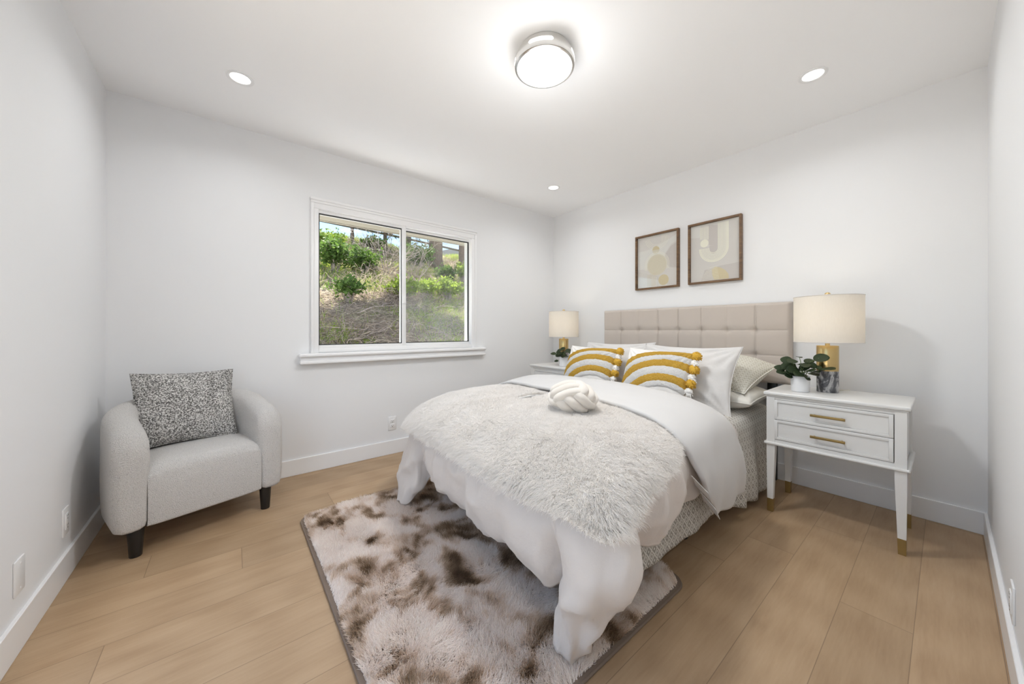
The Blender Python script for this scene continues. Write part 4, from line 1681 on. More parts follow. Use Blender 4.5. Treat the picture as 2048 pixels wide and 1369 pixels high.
D.append(side_st(-1.95, -1.76, [(2.20, -1.92, 0.622), (2.320, -1.95, 0.560), (2.340, -1.97, 0.45), (2.325, -1.97, 0.370), (2.300, -1.97, 0.300)]))
# valley beside the corner
D.append(side_st(-2.00, -1.80, [(2.19, -1.96, 0.618), (2.300, -2.01, 0.545), (2.305, -2.03, 0.44), (2.285, -2.02, 0.350), (2.270, -2.02, 0.270)]))
# the near foot corner hangs down to the rug like a tongue
D.append(side_st(-2.05, -1.84, [(2.21, -2.02, 0.615), (2.372, -2.10, 0.535), (2.425, -2.13, 0.38), (2.365, -2.18, 0.215), (2.285, -2.195, 0.075)]))
D.append(side_st(-2.12, -1.87, [(2.19, -2.07, 0.613), (2.345, -2.19, 0.520), (2.410, -2.24, 0.36), (2.325, -2.255, 0.185), (2.266, -2.250, 0.047)]))
D.append([(1.56, -1.90, 0.642), (1.86, -2.00, 0.645), (2.15, -2.10, 0.608), (2.290, -2.24, 0.500), (2.345, -2.29, 0.36), (2.290, -2.285, 0.200), (2.232, -2.275, 0.046)])
D.append([(1.56, -1.90, 0.642), (1.83, -2.02, 0.642), (2.10, -2.12, 0.600), (2.235, -2.25, 0.480), (2.275, -2.265, 0.36), (2.258, -2.270, 0.230), (2.206, -2.258, 0.080)])
D.append([(1.56, -1.90, 0.642), (1.815, -2.025, 0.641), (2.075, -2.125, 0.598), (2.215, -2.24, 0.472), (2.248, -2.238, 0.37), (2.236, -2.230, 0.280), (2.200, -2.214, 0.175)])
D.append([(1.56, -1.90, 0.642), (1.80, -2.03, 0.640), (2.05, -2.13, 0.596), (2.185, -2.23, 0.465), (2.215, -2.205, 0.37), (2.218, -2.190, 0.300), (2.212, -2.175, 0.250)])
D.append([(1.55, -1.90, 0.642), (1.78, -2.04, 0.640), (2.00, -2.14, 0.592), (2.100, -2.25, 0.455), (2.122, -2.280, 0.35), (2.135, -2.270, 0.255), (2.130, -2.22, 0.175)])
D.append([(1.53, -1.90, 0.642), (1.69, -2.05, 0.640), (1.84, -2.14, 0.592), (1.885, -2.245, 0.450), (1.885, -2.260, 0.35), (1.885, -2.240, 0.260), (1.880, -2.19, 0.200)])
D.append([(1.50, -1.90, 0.642), (1.58, -2.05, 0.640), (1.62, -2.14, 0.592), (1.630, -2.235, 0.450), (1.630, -2.245, 0.35), (1.630, -2.225, 0.270), (1.630, -2.18, 0.212)])
D.append([(1.47, -1.90, 0.642), (1.42, -2.05, 0.638), (1.36, -2.14, 0.590), (1.350, -2.225, 0.450), (1.345, -2.235, 0.36), (1.340, -2.215, 0.290), (1.335, -2.17, 0.230)])
D.append([(1.46, -1.90, 0.642), (1.34, -2.04, 0.636), (1.23, -2.13, 0.588), (1.205, -2.20, 0.450), (1.195, -2.205, 0.36), (1.190, -2.190, 0.290), (1.190, -2.15, 0.235)])
D.append([(1.45, -1.90, 0.642), (1.29, -2.02, 0.634), (1.13, -2.11, 0.585), (1.110, -2.155, 0.450), (1.108, -2.140, 0.36), (1.105, -2.125, 0.290), (1.108, -2.11, 0.240)])
# far foot corner, narrower tongue down to the rug
D.append([(1.44, -1.88, 0.642), (1.24, -1.99, 0.632), (1.04, -2.08, 0.580), (1.035, -2.175, 0.440), (1.040, -2.205, 0.29), (1.045, -2.225, 0.145), (1.010, -2.235, 0.045)])
D.append([(1.44, -1.86, 0.642), (1.19, -1.95, 0.630), (0.95, -2.04, 0.575), (0.930, -2.170, 0.440), (0.925, -2.225, 0.28), (0.940, -2.260, 0.135), (0.945, -2.265, 0.040)])
D.append([(1.44, -1.82, 0.642), (1.15, -1.89, 0.630), (0.88, -1.97, 0.575), (0.832, -2.090, 0.450), (0.838, -2.160, 0.29), (0.872, -2.225, 0.150), (0.895, -2.250, 0.050)])
D.append([(1.45, -1.76, 0.642), (1.14, -1.80, 0.632), (0.86, -1.86, 0.590), (0.785, -1.900, 0.480), (0.790, -1.930, 0.38), (0.800, -1.950, 0.310), (0.810, -1.960, 0.26)])
D.append([(1.50, -1.55, 0.645), (1.16, -1.56, 0.642), (0.87, -1.58, 0.600), (0.780, -1.590, 0.490), (0.775, -1.600, 0.40), (0.785, -1.600, 0.330), (0.795, -1.600, 0.27)])
D.append([(1.56, -1.30, 0.648), (1.16, -1.30, 0.645), (0.88, -1.30, 0.605), (0.790, -1.300, 0.500), (0.785, -1.300, 0.41), (0.790, -1.300, 0.340), (0.800, -1.300, 0.28)])
D.append([(1.56, -1.00, 0.645), (1.16, -1.00, 0.642), (0.89, -1.00, 0.605), (0.800, -1.000, 0.500), (0.795, -1.000, 0.41), (0.800, -1.000, 0.340), (0.810, -1.000, 0.28)])
duvet = thing('duvet', 'thick white linen duvet with its two foot corners drooping onto the rug', 'duvet', (BX, -1.5, 0.64))
doff = np.array([BX, -1.5, 0.64])
dob, DG = loft('duvet_body', np.array(D), doff, M['duvet'], duvet, su=9, sv=9, thick=0.012, off=-1, fold=0.012, wr=0.022, seed=12, foldf=27, calm=0.3, fmask=[0.2, 0.2, 0.3, 1, 1, 1] + [0.5, 0.2, 0.1, 0.1, 0.1, 0.1, 0.4] + [1] * (len(D) - 13))

# the head end of the duvet folded back over itself: strips from the crease (row 0) to the loose edge (last row)
crease = np.array([(2.318, -0.985, 0.235), (2.342, -1.03, 0.35), (2.335, -1.075, 0.49), (2.275, -1.085, 0.612), (2.13, -1.06, 0.672), (1.90, -1.03, 0.692), (1.57, -1.02, 0.702), (1.20, -1.06, 0.700), (0.98, -1.14, 0.688), (0.845, -1.20, 0.630), (0.79, -1.22, 0.50), (0.80, -1.22, 0.36)])
edge = np.array([(2.345, -1.375, 0.250), (2.362, -1.50, 0.385), (2.360, -1.585, 0.490), (2.310, -1.625, 0.603), (2.17, -1.60, 0.664), (1.93, -1.575, 0.688), (1.57, -1.55, 0.694), (1.22, -1.52, 0.690), (0.99, -1.50, 0.672), (0.845, -1.50, 0.605), (0.775, -1.50, 0.49), (0.78, -1.50, 0.37)])
mid1 = crease * 0.72 + edge * 0.28 + np.array([(0.012, 0, -0.006)] * 3 + [(0.012, 0, 0.014)] + [(0, 0, 0.020)] * 5 + [(-0.012, 0, 0.012)] + [(-0.012, 0, 0)] * 2)
mid2 = crease * 0.36 + edge * 0.64 + np.array([(0.014, 0, -0.012)] * 3 + [(0.010, 0, 0.012)] + [(0, 0, 0.016)] * 5 + [(-0.010, 0, 0.010)] + [(-0.012, 0, 0)] * 2)
under = crease + np.array([(-0.02, 0.004, 0.0)] * 3 + [(-0.015, 0.004, -0.022)] + [(0, 0.004, -0.036)] * 5 + [(0.012, 0.004, -0.02)] + [(0.02, 0.004, 0)] * 2)
und2 = under * 0.8 + edge * 0.2 + np.array([(-0.02, 0.0, 0.0)] * 3 + [(-0.015, 0, -0.02)] + [(0, 0, -0.030)] * 5 + [(0.012, 0, -0.02)] + [(0.02, 0, 0)] * 2)
F = np.stack([und2, under, crease + np.array([0, 0.018, -0.010]), mid1, mid2, edge], 0)
G = catmull(catmull(F, 10, 0), 10, 1)
nrm = grid_normals(G)
if nrm[30:, 50:70, 2].mean() < 0:
    nrm = -nrm
w8 = 0.006 * (fbm(G * 6, 3, 40) - 0.5) * 2 + 0.004 * (fbm(G * np.array([14, 22, 8]), 3, 41) - 0.5)
hang = np.clip((0.62 - G[..., 2]) / 0.3, 0, 1)
w8 = w8 + hang * 0.006 * np.sin(G[..., 1] * 34 + 3 * fbm(G * 3, 2, 42) * 3)
G = G + nrm * w8[..., None]
grid_obj('folded_top', G - doff, M['duvet_top'], duvet, thick=0.016, off=-1)
# fabric tabs on the loose edge: short folded ribbons that stick out from it
for base, out in (((2.360, -1.595, 0.455), (0.074, -0.030, -0.034)), ((2.364, -1.525, 0.372), (0.070, -0.030, -0.036))):
    base, out = np.array(base), np.array(out)
    along = np.array([0.0, 0.60, -0.80])
    wid = 0.066
    prof = [(-0.030, -0.004), (0.30, 0.004), (0.75, 0.006), (0.98, 0.002), (1.0, -0.003), (0.75, -0.006), (0.30, -0.008), (-0.030, -0.010)]
    nrm_ = np.array([0.30, -0.80, 0.50])
    pr_ = catmull(np.array([base + out * a_ + nrm_ * b_ for a_, b_ in prof]), 4)
    G2 = pr_[:, None, :] + along[None, None, :] * (np.linspace(-0.5, 0.5, 7) * wid)[None, :, None]
    grid_obj('fabric_tab', G2 - doff, M['duvet_top'], duvet, thick=0.0012)

# ---------------------------------------------------------------- faux fur throw
TS = []
TS.append([(1.56, -1.50, 0.655), (1.90, -1.52, 0.658), (2.14, -1.57, 0.650), (2.268, -1.61, 0.618), (2.318, -1.655, 0.572)])
TS.append([(1.56, -1.58, 0.672), (1.90, -1.62, 0.676), (2.16, -1.69, 0.652), (2.300, -1.74, 0.612), (2.352, -1.775, 0.555)])
TS.append([(1.56, -1.66, 0.672), (1.92, -1.74, 0.676), (2.18, -1.84, 0.652), (2.330, -1.89, 0.604), (2.384, -1.910, 0.540)])
TS.append([(1.56, -1.72, 0.672), (1.93, -1.82, 0.676), (2.20, -1.95, 0.650), (2.352, -2.04, 0.592), (2.402, -2.060, 0.522)])
TS.append([(1.56, -1.77, 0.672), (1.92, -1.88, 0.676), (2.20, -2.03, 0.645), (2.362, -2.17, 0.566), (2.425, -2.240, 0.478)])
TS.append([(1.55, -1.80, 0.672), (1.86, -1.94, 0.674), (2.12, -2.09, 0.640), (2.270, -2.232, 0.560), (2.315, -2.288, 0.505)])
TS.append([(1.54, -1.82, 0.672), (1.78, -1.98, 0.672), (1.98, -2.12, 0.632), (2.070, -2.255, 0.560), (2.090, -2.292, 0.500)])
TS.append([(1.52, -1.82, 0.672), (1.68, -1.99, 0.672), (1.78, -2.13, 0.632), (1.820, -2.250, 0.560), (1.825, -2.285, 0.500)])
TS.append([(1.50, -1.82, 0.672), (1.52, -1.99, 0.672), (1.54, -2.13, 0.632), (1.545, -2.240, 0.560), (1.545, -2.272, 0.500)])
TS.append([(1.48, -1.82, 0.672), (1.38, -1.98, 0.670), (1.30, -2.12, 0.630), (1.270, -2.225, 0.555), (1.265, -2.255, 0.495)])
TS.append([(1.46, -1.80, 0.672), (1.24, -1.95, 0.668), (1.07, -2.08, 0.622), (0.995, -2.195, 0.540), (0.980, -2.230, 0.475)])
TS.append([(1.46, -1.77, 0.672), (1.17, -1.89, 0.668), (0.95, -2.00, 0.618), (0.850, -2.110, 0.525), (0.815, -2.150, 0.450)])
TS.append([(1.46, -1.72, 0.672), (1.14, -1.80, 0.670), (0.90, -1.88, 0.622), (0.800, -1.950, 0.540), (0.755, -1.990, 0.470)])
TS.append([(1.48, -1.62, 0.672), (1.15, -1.66, 0.671), (0.90, -1.70, 0.628), (0.795, -1.740, 0.545), (0.750, -1.760, 0.470)])
TS.append([(1.52, -1.50, 0.655), (1.16, -1.49, 0.655), (0.91, -1.48, 0.632), (0.800, -1.480, 0.550), (0.755, -1.480, 0.475)])
throw = thing('throw_blanket', 'fluffy white faux fur throw spread over the foot of the bed', 'throw', (BX, -1.8, 0.66))
toff = np.array([BX, -1.8, 0.66])
tb, TG = loft('backing', np.array(TS), toff, M['throw_base'], throw, su=10, sv=12, thick=0.010, fold=0.0, wr=0.006, seed=30)


def scatter(G, n, rng, jitter=True):
    """area-weighted random points on a grid surface: positions, normals, (u, v)"""
    du = np.linalg.norm(np.diff(G, axis=0), axis=2)
    dv = np.linalg.norm(np.diff(G, axis=1), axis=2)
    area = du[:, :-1] * dv[:-1, :]
    nn = grid_normals(G)
    p = area.ravel() / area.sum()
    k = rng.choice(len(p), n, p=p)
    V = area.shape[1]
    i, j = k // V, k % V
    a, c = rng.random(n)[:, None], rng.random(n)[:, None]
    pos = (G[i, j] * (1 - a) + G[i + 1, j] * a) * (1 - c) + (G[i, j + 1] * (1 - a) + G[i + 1, j + 1] * a) * c
    return pos, nn[i, j], (i + a[:, 0]) / G.shape[0], (j + c[:, 0]) / G.shape[1]


def fur_on(G, n, seed, length, lean, clump, parent, name, m, radius, droop):
    rng = np.random.default_rng(seed)
    pos, nn, u, v = scatter(G, n, rng)
    nn = nn * np.sign(nn[:, 2].mean())
    q = pos * clump
    flow = np.stack([fbm(q, 2, seed + 1) - 0.5, fbm(q + 9.1, 2, seed + 2) - 0.5, 0.4 * (fbm(q + 4.3, 2, seed + 3) - 0.5)], 1) * lean
    # tufts: every strand leans toward the axis of its own little lock
    cell = 0.013
    ij = np.floor(pos / cell + 0.5 * (fbm(pos * 40, 2, seed + 8)[:, None] - 0.5)).astype(np.int64)
    hx = _hash(ij[:, 0], ij[:, 1], ij[:, 2], 5)
    hy = _hash(ij[:, 0], ij[:, 1], ij[:, 2], 6)
    hz_ = _hash(ij[:, 0], ij[:, 1], ij[:, 2], 7)
    cen = (ij + 0.5 + 0.4 * (np.stack([hx, hy, hz_], 1) - 0.5)) * cell
    lock = np.stack([hx - 0.5, hy - 0.5, 0.3 * (hz_ - 0.5)], 1) * 0.30
    d = nn + flow + lock + (cen - pos) / length * 0.40 + rng.normal(0, 0.15, (n, 3))
    d /= np.linalg.norm(d, axis=1, keepdims=True)
    ln = length * (0.72 + 0.5 * rng.random(n)) * (0.85 + 0.3 * hx)
    base = np.array([0.91, 0.885, 0.855])
    col = np.clip(base * (0.965 + 0.05 * hy[:, None]) * (0.97 + 0.06 * rng.random((n, 1))), 0, 0.97)
    return hair(name, pos, d, ln, radius, m, parent, col, npt=6, droop=droop, curl=0.03, seed=seed, tip=0.2)


fur_on(TG, 230000, 70, 0.040, 0.9, 12.0, throw, 'fur', M['fur'], 0.00085, 0.5)['kind'] = 'stuff'

# ---------------------------------------------------------------- pillows on the bed
p = pillow_mesh('sleeping_pillow', 0.64, 0.40, 0.16, M['sleep_pillow'], pinch=0.04, seed=21, p=0.38)
tag(p, 'flat cream sleeping pillow with piped edge lowest of the pile beside the right nightstand', 'pillow')
orient(p, (1.945, -0.405, 0.628), (1, -0.02, 0.0), (0.02, 1, 0.06))
seam(0.64, 0.40, 0.04, 0.004, M['sleep_pillow'], p, 0.0)
p = pillow_mesh('sham_pillow', 0.50, 0.40, 0.25, M['lattice_pale'], pinch=0.09, seed=23, p=0.6)
tag(p, 'pale trellis patterned pillow propped behind the right white pillow', 'pillow')
orient(p, (2.015, -0.330, 0.766), (0.97, -0.22, -0.07), (0.24, 0.88, 0.40))
seam(0.50, 0.40, 0.09, 0.003, M['lattice_pale'], p)
p = pillow_mesh('bed_pillow', 0.66, 0.46, 0.20, M['pillowcase'], pinch=0.10, seed=24, wr=0.011)
tag(p, 'plain white pillow standing behind the left striped cushion', 'pillow', 'white linen pillows')
orient(p, (1.245, -0.560, 0.755), (1, 0.03, 0.015), (-0.03, 0.42, 0.90))
seam(0.66, 0.46, 0.10, 0.0025, M['pillowcase'], p)
p = pillow_mesh('bed_pillow', 0.67, 0.47, 0.20, M['pillowcase'], pinch=0.10, seed=25, wr=0.011)
tag(p, 'plain white pillow standing behind the right striped cushion, nearest the camera', 'pillow', 'white linen pillows')
orient(p, (1.865, -0.635, 0.745), (1, -0.02, 0.00), (0.02, 0.40, 0.91))
seam(0.67, 0.47, 0.10, 0.0025, M['pillowcase'], p)


def tassel(parent, x, y, z, m, r, drop, seed, name):
    rng = random.Random(seed)
    bm = BM()
    q = bmesh.new()
    bmesh.ops.create_icosphere(q, subdivisions=3, radius=r)
    for v in q.verts:
        nrm = v.co.normalized()
        k = float(fbm(np.array([[nrm.x * 4 + seed, nrm.y * 4, nrm.z * 4]]), 2, seed)[0])
        v.co = Vector((v.co.x, v.co.y * 0.95, v.co.z * 0.85)) * (0.8 + 0.5 * k)
    merge(bm, q, Matrix.Translation((x, y, z)))
    for k in range(46):
        a = rng.uniform(0, 2 * PI)
        e = rng.uniform(-0.9, 0.9)
        d = Vector((math.cos(a) * math.cos(e), math.sin(a) * math.cos(e), math.sin(e)))
        p0 = Vector((x, y, z)) + d * r * 0.6
        p1 = Vector((x, y, z)) + d * r * 1.22 + Vector((drop[0] * 0.3, drop[1] * 0.3, 0))
        tube(bm, [p0, p1], [0.0032, 0.0022], 5)
    if drop[0] or drop[1]:
        for k in range(34):
            a = rng.uniform(0, 2 * PI)
            s = rng.uniform(0.1, 0.8)
            o_ = Vector((math.cos(a) * r * s * 0.6, math.sin(a) * r * s * 0.3, math.sin(a) * r * s * 0.6))
            dr = Vector((drop[0], drop[1], 0))
            p0 = Vector((x, y, z)) + o_
            tube(bm, [p0, p0 + dr * 0.5 + o_ * 0.4, p0 + dr * rng.uniform(0.85, 1.1) + o_ * 0.9], [0.0032, 0.003, 0.0024], 5)
    return obj(name, bm, m, parent, angle=None)


def tufting(U, V):
    r = np.hypot(U - 0.75, V + 0.10)
    r = r + 0.02 * (fbm(np.stack([U * 30, V * 30, 0 * U], 2), 2, 3) - 0.5)
    z = np.zeros_like(r)
    for lo, hi in ((0.475, 0.56), (0.56, 0.675), (0.675, 0.80), (0.80, 0.915), (0.915, 1.005), (1.005, 1.10)):
        f = np.clip((r - lo) / (hi - lo), 0, 1)
        z = np.maximum(z, 0.008 * np.clip(4 * f * (1 - f), 0, 1) ** 0.35 * ((r > lo) & (r < hi)))
    z = z * (0.75 + 0.6 * fbm(np.stack([U * 70, V * 70, 0 * U], 2), 2, 9))
    edge = np.minimum(np.minimum(U, 1 - U), np.minimum(V, 1 - V))
    return z * np.clip(edge / 0.03, 0, 1)


def striped_cushion(label, c, right, up, w, h, seed):
    o = pillow_mesh('striped_cushion', w, h, 0.16, M['arcs'], relief=tufting, n=151, pinch=0.05, seed=seed, p=0.5, wr=0.004)
    tag(o, label, 'cushion', 'yellow and white striped cushions')
    ye, wh = M['yarn_yellow'], M['yarn_white']
    xe = w / 2 * 0.97
    for k, (v, m, r, dr) in enumerate(((0.88, ye, 0.022, (0.010, -0.012)), (0.66, wh, 0.017, (0.016, -0.024)), (0.46, ye, 0.023, (0.012, -0.012)), (0.22, wh, 0.017, (0.018, -0.028)),
                                       (0.02, ye, 0.022, (0.010, -0.014)), (-0.22, wh, 0.018, (0.010, -0.046)), (-0.50, ye, 0.020, (0.01, -0.03)))):
        r = r * 1.25
        tassel(o, xe + r * 0.55, h / 2 * v, 0.004, m, r, dr, seed * 10 + k, 'tassel')
    orient(o, c, right, up)
    return o


striped_cushion('yellow and white arc-striped tasselled cushion on the left, nearer the window', (1.185, -0.800, 0.742), (1, 0.02, -0.02), (0.0, 0.36, 0.93), 0.475, 0.40, 4)
striped_cushion('yellow and white arc-striped tasselled cushion on the right, nearer the nightstand lamp', (1.765, -0.835, 0.735), (1, -0.02, -0.03), (0.01, 0.36, 0.93), 0.475, 0.42, 5)


# ---------------------------------------------------------------- knot cushion


def knot_ball():
    bm = BM()
    R0, r = 0.082, 0.0275
    n = 96
    perm = [(0, 1, 2), (1, 2, 0), (2, 0, 1)]
    for ax, oa, ia in perm:
        for k in (-1, 0, 1):
            pts = []
            for i in range(n):
                a = 2 * PI * i / n
                ca_, sa_ = math.cos(a), math.sin(a)
                ro, ri = (0.084 if k == 0 else 0.077), (0.058 if k == 0 else 0.052)
                e = 0.62
                q = [0, 0, 0]
                q[oa] = ro * math.copysign(abs(ca_) ** e, ca_)
                q[ia] = ri * math.copysign(abs(sa_) ** e, sa_) * 1.12
                q[ax] = k * 0.045
                pts.append(q)
            tube(bm, pts, r, 14, closed=True)
    return bm


kn = obj('knot_cushion', knot_ball(), M['knot'], angle=None)
tag(kn, 'ivory knotted ball cushion resting on the fur throw', 'cushion')
view = Vector((1.905 - 3.0025, -1.815 + 3.0586, 0.765 - 1.0662)).normalized()
kn.data.transform((Matrix.Rotation(math.radians(-12), 3, view) @ Euler((math.radians(28), math.radians(-22), math.radians(36))).to_matrix()).to_4x4())
kn.location = (1.895, -1.80, 0.748)
kn.scale = (1.0, 1.0, 0.70)

# ---------------------------------------------------------------- rug
RX0, RX1, RY0, RY1 = 0.716, 2.318, -2.757, -1.562
rug = thing('rug', 'shaggy brown and ivory mottled rug under the foot of the bed', 'rug', ((RX0 + RX1) / 2, (RY0 + RY1) / 2, 0))
b = BM()
hw, hh = (RX1 - RX0) / 2, (RY1 - RY0) / 2
cr = 0.07
outl = []
for sx, sy, a0 in ((1, 1, 0), (-1, 1, 90), (-1, -1, 180), (1, -1, 270)):
    for k in range(13):
        a = math.radians(a0 + 90 * k / 12)
        outl.append((sx * (hw - cr) + cr * math.cos(a), sy * (hh - cr) + cr * math.sin(a)))
top = [b.verts.new((x * 0.997, y * 0.997, 0.012)) for x, y in outl]
bot = [b.verts.new((x, y, 0.001)) for x, y in outl]
b.faces.new(top)
b.faces.new(list(reversed(bot)))
for k in range(len(outl)):
    j = (k + 1) % len(outl)
    b.faces.new((bot[k], bot[j], top[j], top[k]))
obj('rug_backing', b, M['backing'], rug, smooth=False)
b = BM()
tube(b, [(x, y, 0.007) for x, y in outl], 0.0055, 8, closed=True)
obj('binding', b, M['backing'], rug, angle=None)


def rug_pile():
    rng = np.random.default_rng(99)
    n = 230000
    xy = (rng.random((n, 2)) * 2 - 1) * np.array([hw - 0.012, hh - 0.012])
    ex = np.abs(xy) - np.array([hw - cr, hh - cr])
    keep = ~((ex[:, 0] > 0) & (ex[:, 1] > 0) & (np.hypot(ex[:, 0], ex[:, 1]) > cr - 0.012))
    xy = xy[keep]
    n = len(xy)
    pos = np.concatenate([xy, np.full((n, 1), 0.012)], 1)
    q = np.concatenate([xy + np.array([3.1, 1.7]), np.zeros((n, 1))], 1)
    warp = np.stack([fbm(q * 3, 3, 1) - 0.5, fbm(q * 3 + 5, 3, 2) - 0.5, np.zeros(n)], 1)
    t = fbm(q * 10.0 + warp * 2.6, 4, 8) * 0.72 + fbm(q * 30 + warp * 4, 3, 9) * 0.28
    big = fbm(q * 1.7 + 2.2, 2, 14)
    t = t + 0.16 * (big - 0.5) + 0.05 * np.clip(xy[:, 1] / hh + 0.2, -1, 1)
    t = t + rng.normal(0, 0.022, n)
    stops = np.quantile(t, [0.0, 0.40, 0.60, 0.78, 0.91, 0.98, 1.0])
    cols = np.array([(0.985, 0.92, 0.875), (0.96, 0.885, 0.83), (0.83, 0.715, 0.61), (0.64, 0.50, 0.375), (0.42, 0.305, 0.205), (0.23, 0.155, 0.10), (0.14, 0.09, 0.06)])
    c = np.stack([np.interp(t, stops, cols[:, k]) for k in range(3)], 1)
    c *= (0.90 + 0.2 * rng.random((n, 1)))
    fl = q * 7.5
    flow = np.stack([fbm(fl, 3, 31) - 0.5, fbm(fl + 7.7, 3, 32) - 0.5, np.zeros(n)], 1) * 3.4
    d = np.array([0, 0, 1.0]) + flow + rng.normal(0, 0.20, (n, 3)) * np.array([1, 1, 0.3])
    d[:, 2] = np.maximum(d[:, 2], 0.35)
    d /= np.linalg.norm(d, axis=1, keepdims=True)
    ln = 0.034 * (0.7 + 0.5 * rng.random(n)) * (0.75 + 0.5 * vnoise(fl * 1.3, 77))
    ed = np.minimum(hw - np.abs(xy[:, 0]), hh - np.abs(xy[:, 1]))
    ln *= np.clip(0.45 + ed / 0.05, 0.45, 1)
    o = hair('pile', pos, d, ln, 0.00085, M['strand'], rug, np.clip(c, 0, 1), npt=4, droop=0.18, curl=0.06, seed=4)
    o['kind'] = 'stuff'
    return o


rug_pile()

# ---------------------------------------------------------------- outside: eave, hillside, brush, trees
b = BM()
box(b, (-0.40, -L / 2, 2.155), (0.50, L + 0.6, 0.12), 0.0)
box(b, (-0.665, -L / 2, 2.175), (0.03, L + 0.6, 0.17), 0.0)
struct('roof_eave', b, M['soffit'])
b = BM()
q = [(-0.68, 2.26), (2.0, 3.55), (4.4, 2.4), (4.4, 2.56), (2.0, 3.70), (-0.68, 2.42)]
vv = []
for y in (-L - 0.35, 0.5):
    vv.append([b.verts.new((x, y, z)) for x, z in q])
for k in range(6):
    b.faces.new((vv[0][k], vv[0][(k + 1) % 6], vv[1][(k + 1) % 6], vv[1][k]))
for s in vv:
    b.faces.new((s[0], s[1], s[4], s[5]))
    b.faces.new((s[1], s[2], s[3], s[4]))
bmesh.ops.recalc_face_normals(b, faces=b.faces[:])
struct('roof', b, M['roofing'])


def hz(x, y):
    """height of the hillside"""
    x = np.asarray(x, float)
    y = np.asarray(y, float)
    d = -x - 2.0
    z = 0.88 + 0.50 * np.clip(d, -3, 5.2) - 0.04 * np.clip(d - 5.2, 0, 99)
    z = np.maximum(z, 0.30 + 0 * z)
    P = np.stack([x * 0.7, y * 0.7, 0 * x], -1)
    z = z + 0.34 * (fbm(P, 4, 60) - 0.5) + 0.10 * (fbm(P * 5, 3, 61) - 0.5)
    z = z - 0.05 * np.clip(y - 1.5, 0, 6)
    return z


b = BM()
box(b, (-0.95, -1.5, 0.19), (1.6, 14, 0.12))
struct('added_bounce_slab', b, M['concrete'])  # unseen pale slab, added to bounce sunlight up onto the ceiling
b = BM()
box(b, (3.0, -9.0, -0.11), (9.0, 10.4, 0.12))
struct('added_fill_paving', b, M['paving'])  # unseen sunlit ground, added to bounce fill light through the glazed opening
xs = -1.55 - np.linspace(0, 1, 140) ** 1.3 * 21
ys = np.linspace(-11, 13, 160)
XX, YY = np.meshgrid(xs, ys, indexing='ij')
hill = grid_obj('hillside', np.stack([XX, YY, hz(XX, YY)], 2), M['hill'])
hill['kind'] = 'structure'
b = BM()
rp = [(-70, -60, 4), (-66, -20, 7), (-64, 5, 10), (-60, 22, 14.5), (-58, 31, 17.2), (-58, 40, 15.0), (-60, 60, 9)]
for k in range(len(rp) - 1):
    p0, p1 = rp[k], rp[k + 1]
    f = [b.verts.new((p0[0], p0[1], -5)), b.verts.new((p1[0], p1[1], -5)), b.verts.new(p1), b.verts.new(p0)]
    g = [b.verts.new((p0[0] - 25, p0[1], -5)), b.verts.new((p1[0] - 25, p1[1], -5))]
    b.faces.new(f)
    b.faces.new((f[3], f[2], g[1], g[0]))
bmesh.ops.remove_doubles(b, verts=b.verts[:], dist=0.01)
bmesh.ops.recalc_face_normals(b, faces=b.faces[:])
struct('far_hill', b, M['ridge'])

rg = np.random.default_rng(5)


def ground_pts(n, xr, yr, dens=None):
    x = rg.uniform(*xr, n)
    y = rg.uniform(*yr, n)
    if dens is not None:
        k = rg.random(n) < dens(x, y)
        x, y = x[k], y[k]
    return np.stack([x, y, hz(x, y) - 0.01], 1)


def patch(x, y, s, seed):
    return fbm(np.stack([x * s, y * s, 0 * x], -1), 3, seed)


# grass: dense near the crest on the left and in sunny patches on the right
gp = ground_pts(95000, (-7.8, -1.7), (-3.5, 5.5), lambda x, y: np.clip((patch(x, y, 0.9, 70) - 0.40) * 5 + 0.75 * (x < -5.6) + 0.5 * ((y > 0.2) & (x > -4.5)), 0.03, 1))
n = len(gp)
dirs = np.array([0.15, 0.05, 1.0]) + rg.normal(0, 0.35, (n, 3))
dirs /= np.linalg.norm(dirs, axis=1, keepdims=True)
tt = rg.random((n, 1))
gc = np.array([0.16, 0.30, 0.035]) * (1 - tt) + np.array([0.42, 0.50, 0.10]) * tt
dry = (rg.random((n, 1)) < 0.25)
gc = np.where(dry, np.array([0.52, 0.44, 0.25]), gc)
o = hair('hill_grass', gp, dirs, rg.uniform(0.08, 0.24, n), 0.0042, M['grass'], None, gc, npt=4, droop=0.35, seed=12, tip=0.15)
tag(o, 'green and straw coloured grass growing over the hillside outside', 'grass', kind='stuff')

# dry brush: arching dead stems in tangles
bp_ = ground_pts(20000, (-6.8, -1.7), (-3.2, 5.0), lambda x, y: np.clip((patch(x, y, 1.1, 80) - 0.34) * 5, 0.08, 1))
n = len(bp_)
fl = np.stack([fbm(bp_ * 1.3, 2, 90) - 0.5, fbm(bp_ * 1.3, 2, 91) - 0.5, np.zeros(n)], 1) * 3.2
dirs = fl + np.array([0.2, 0, 0.55]) + rg.normal(0, 0.45, (n, 3))
dirs /= np.linalg.norm(dirs, axis=1, keepdims=True)
dirs[:, 2] = np.abs(dirs[:, 2])
tt = rg.random((n, 1))
bc = np.array([0.16, 0.125, 0.10]) * (1 - tt) + np.array([0.50, 0.42, 0.33]) * tt
o = hair('dry_brush', bp_, dirs, rg.uniform(0.20, 0.75, n), 0.0042, M['grass'], None, bc, npt=6, droop=0.55, curl=0.06, seed=13, tip=0.4)
tag(o, 'tangle of dead grey brown stems covering the slope outside', 'brush', kind='stuff')
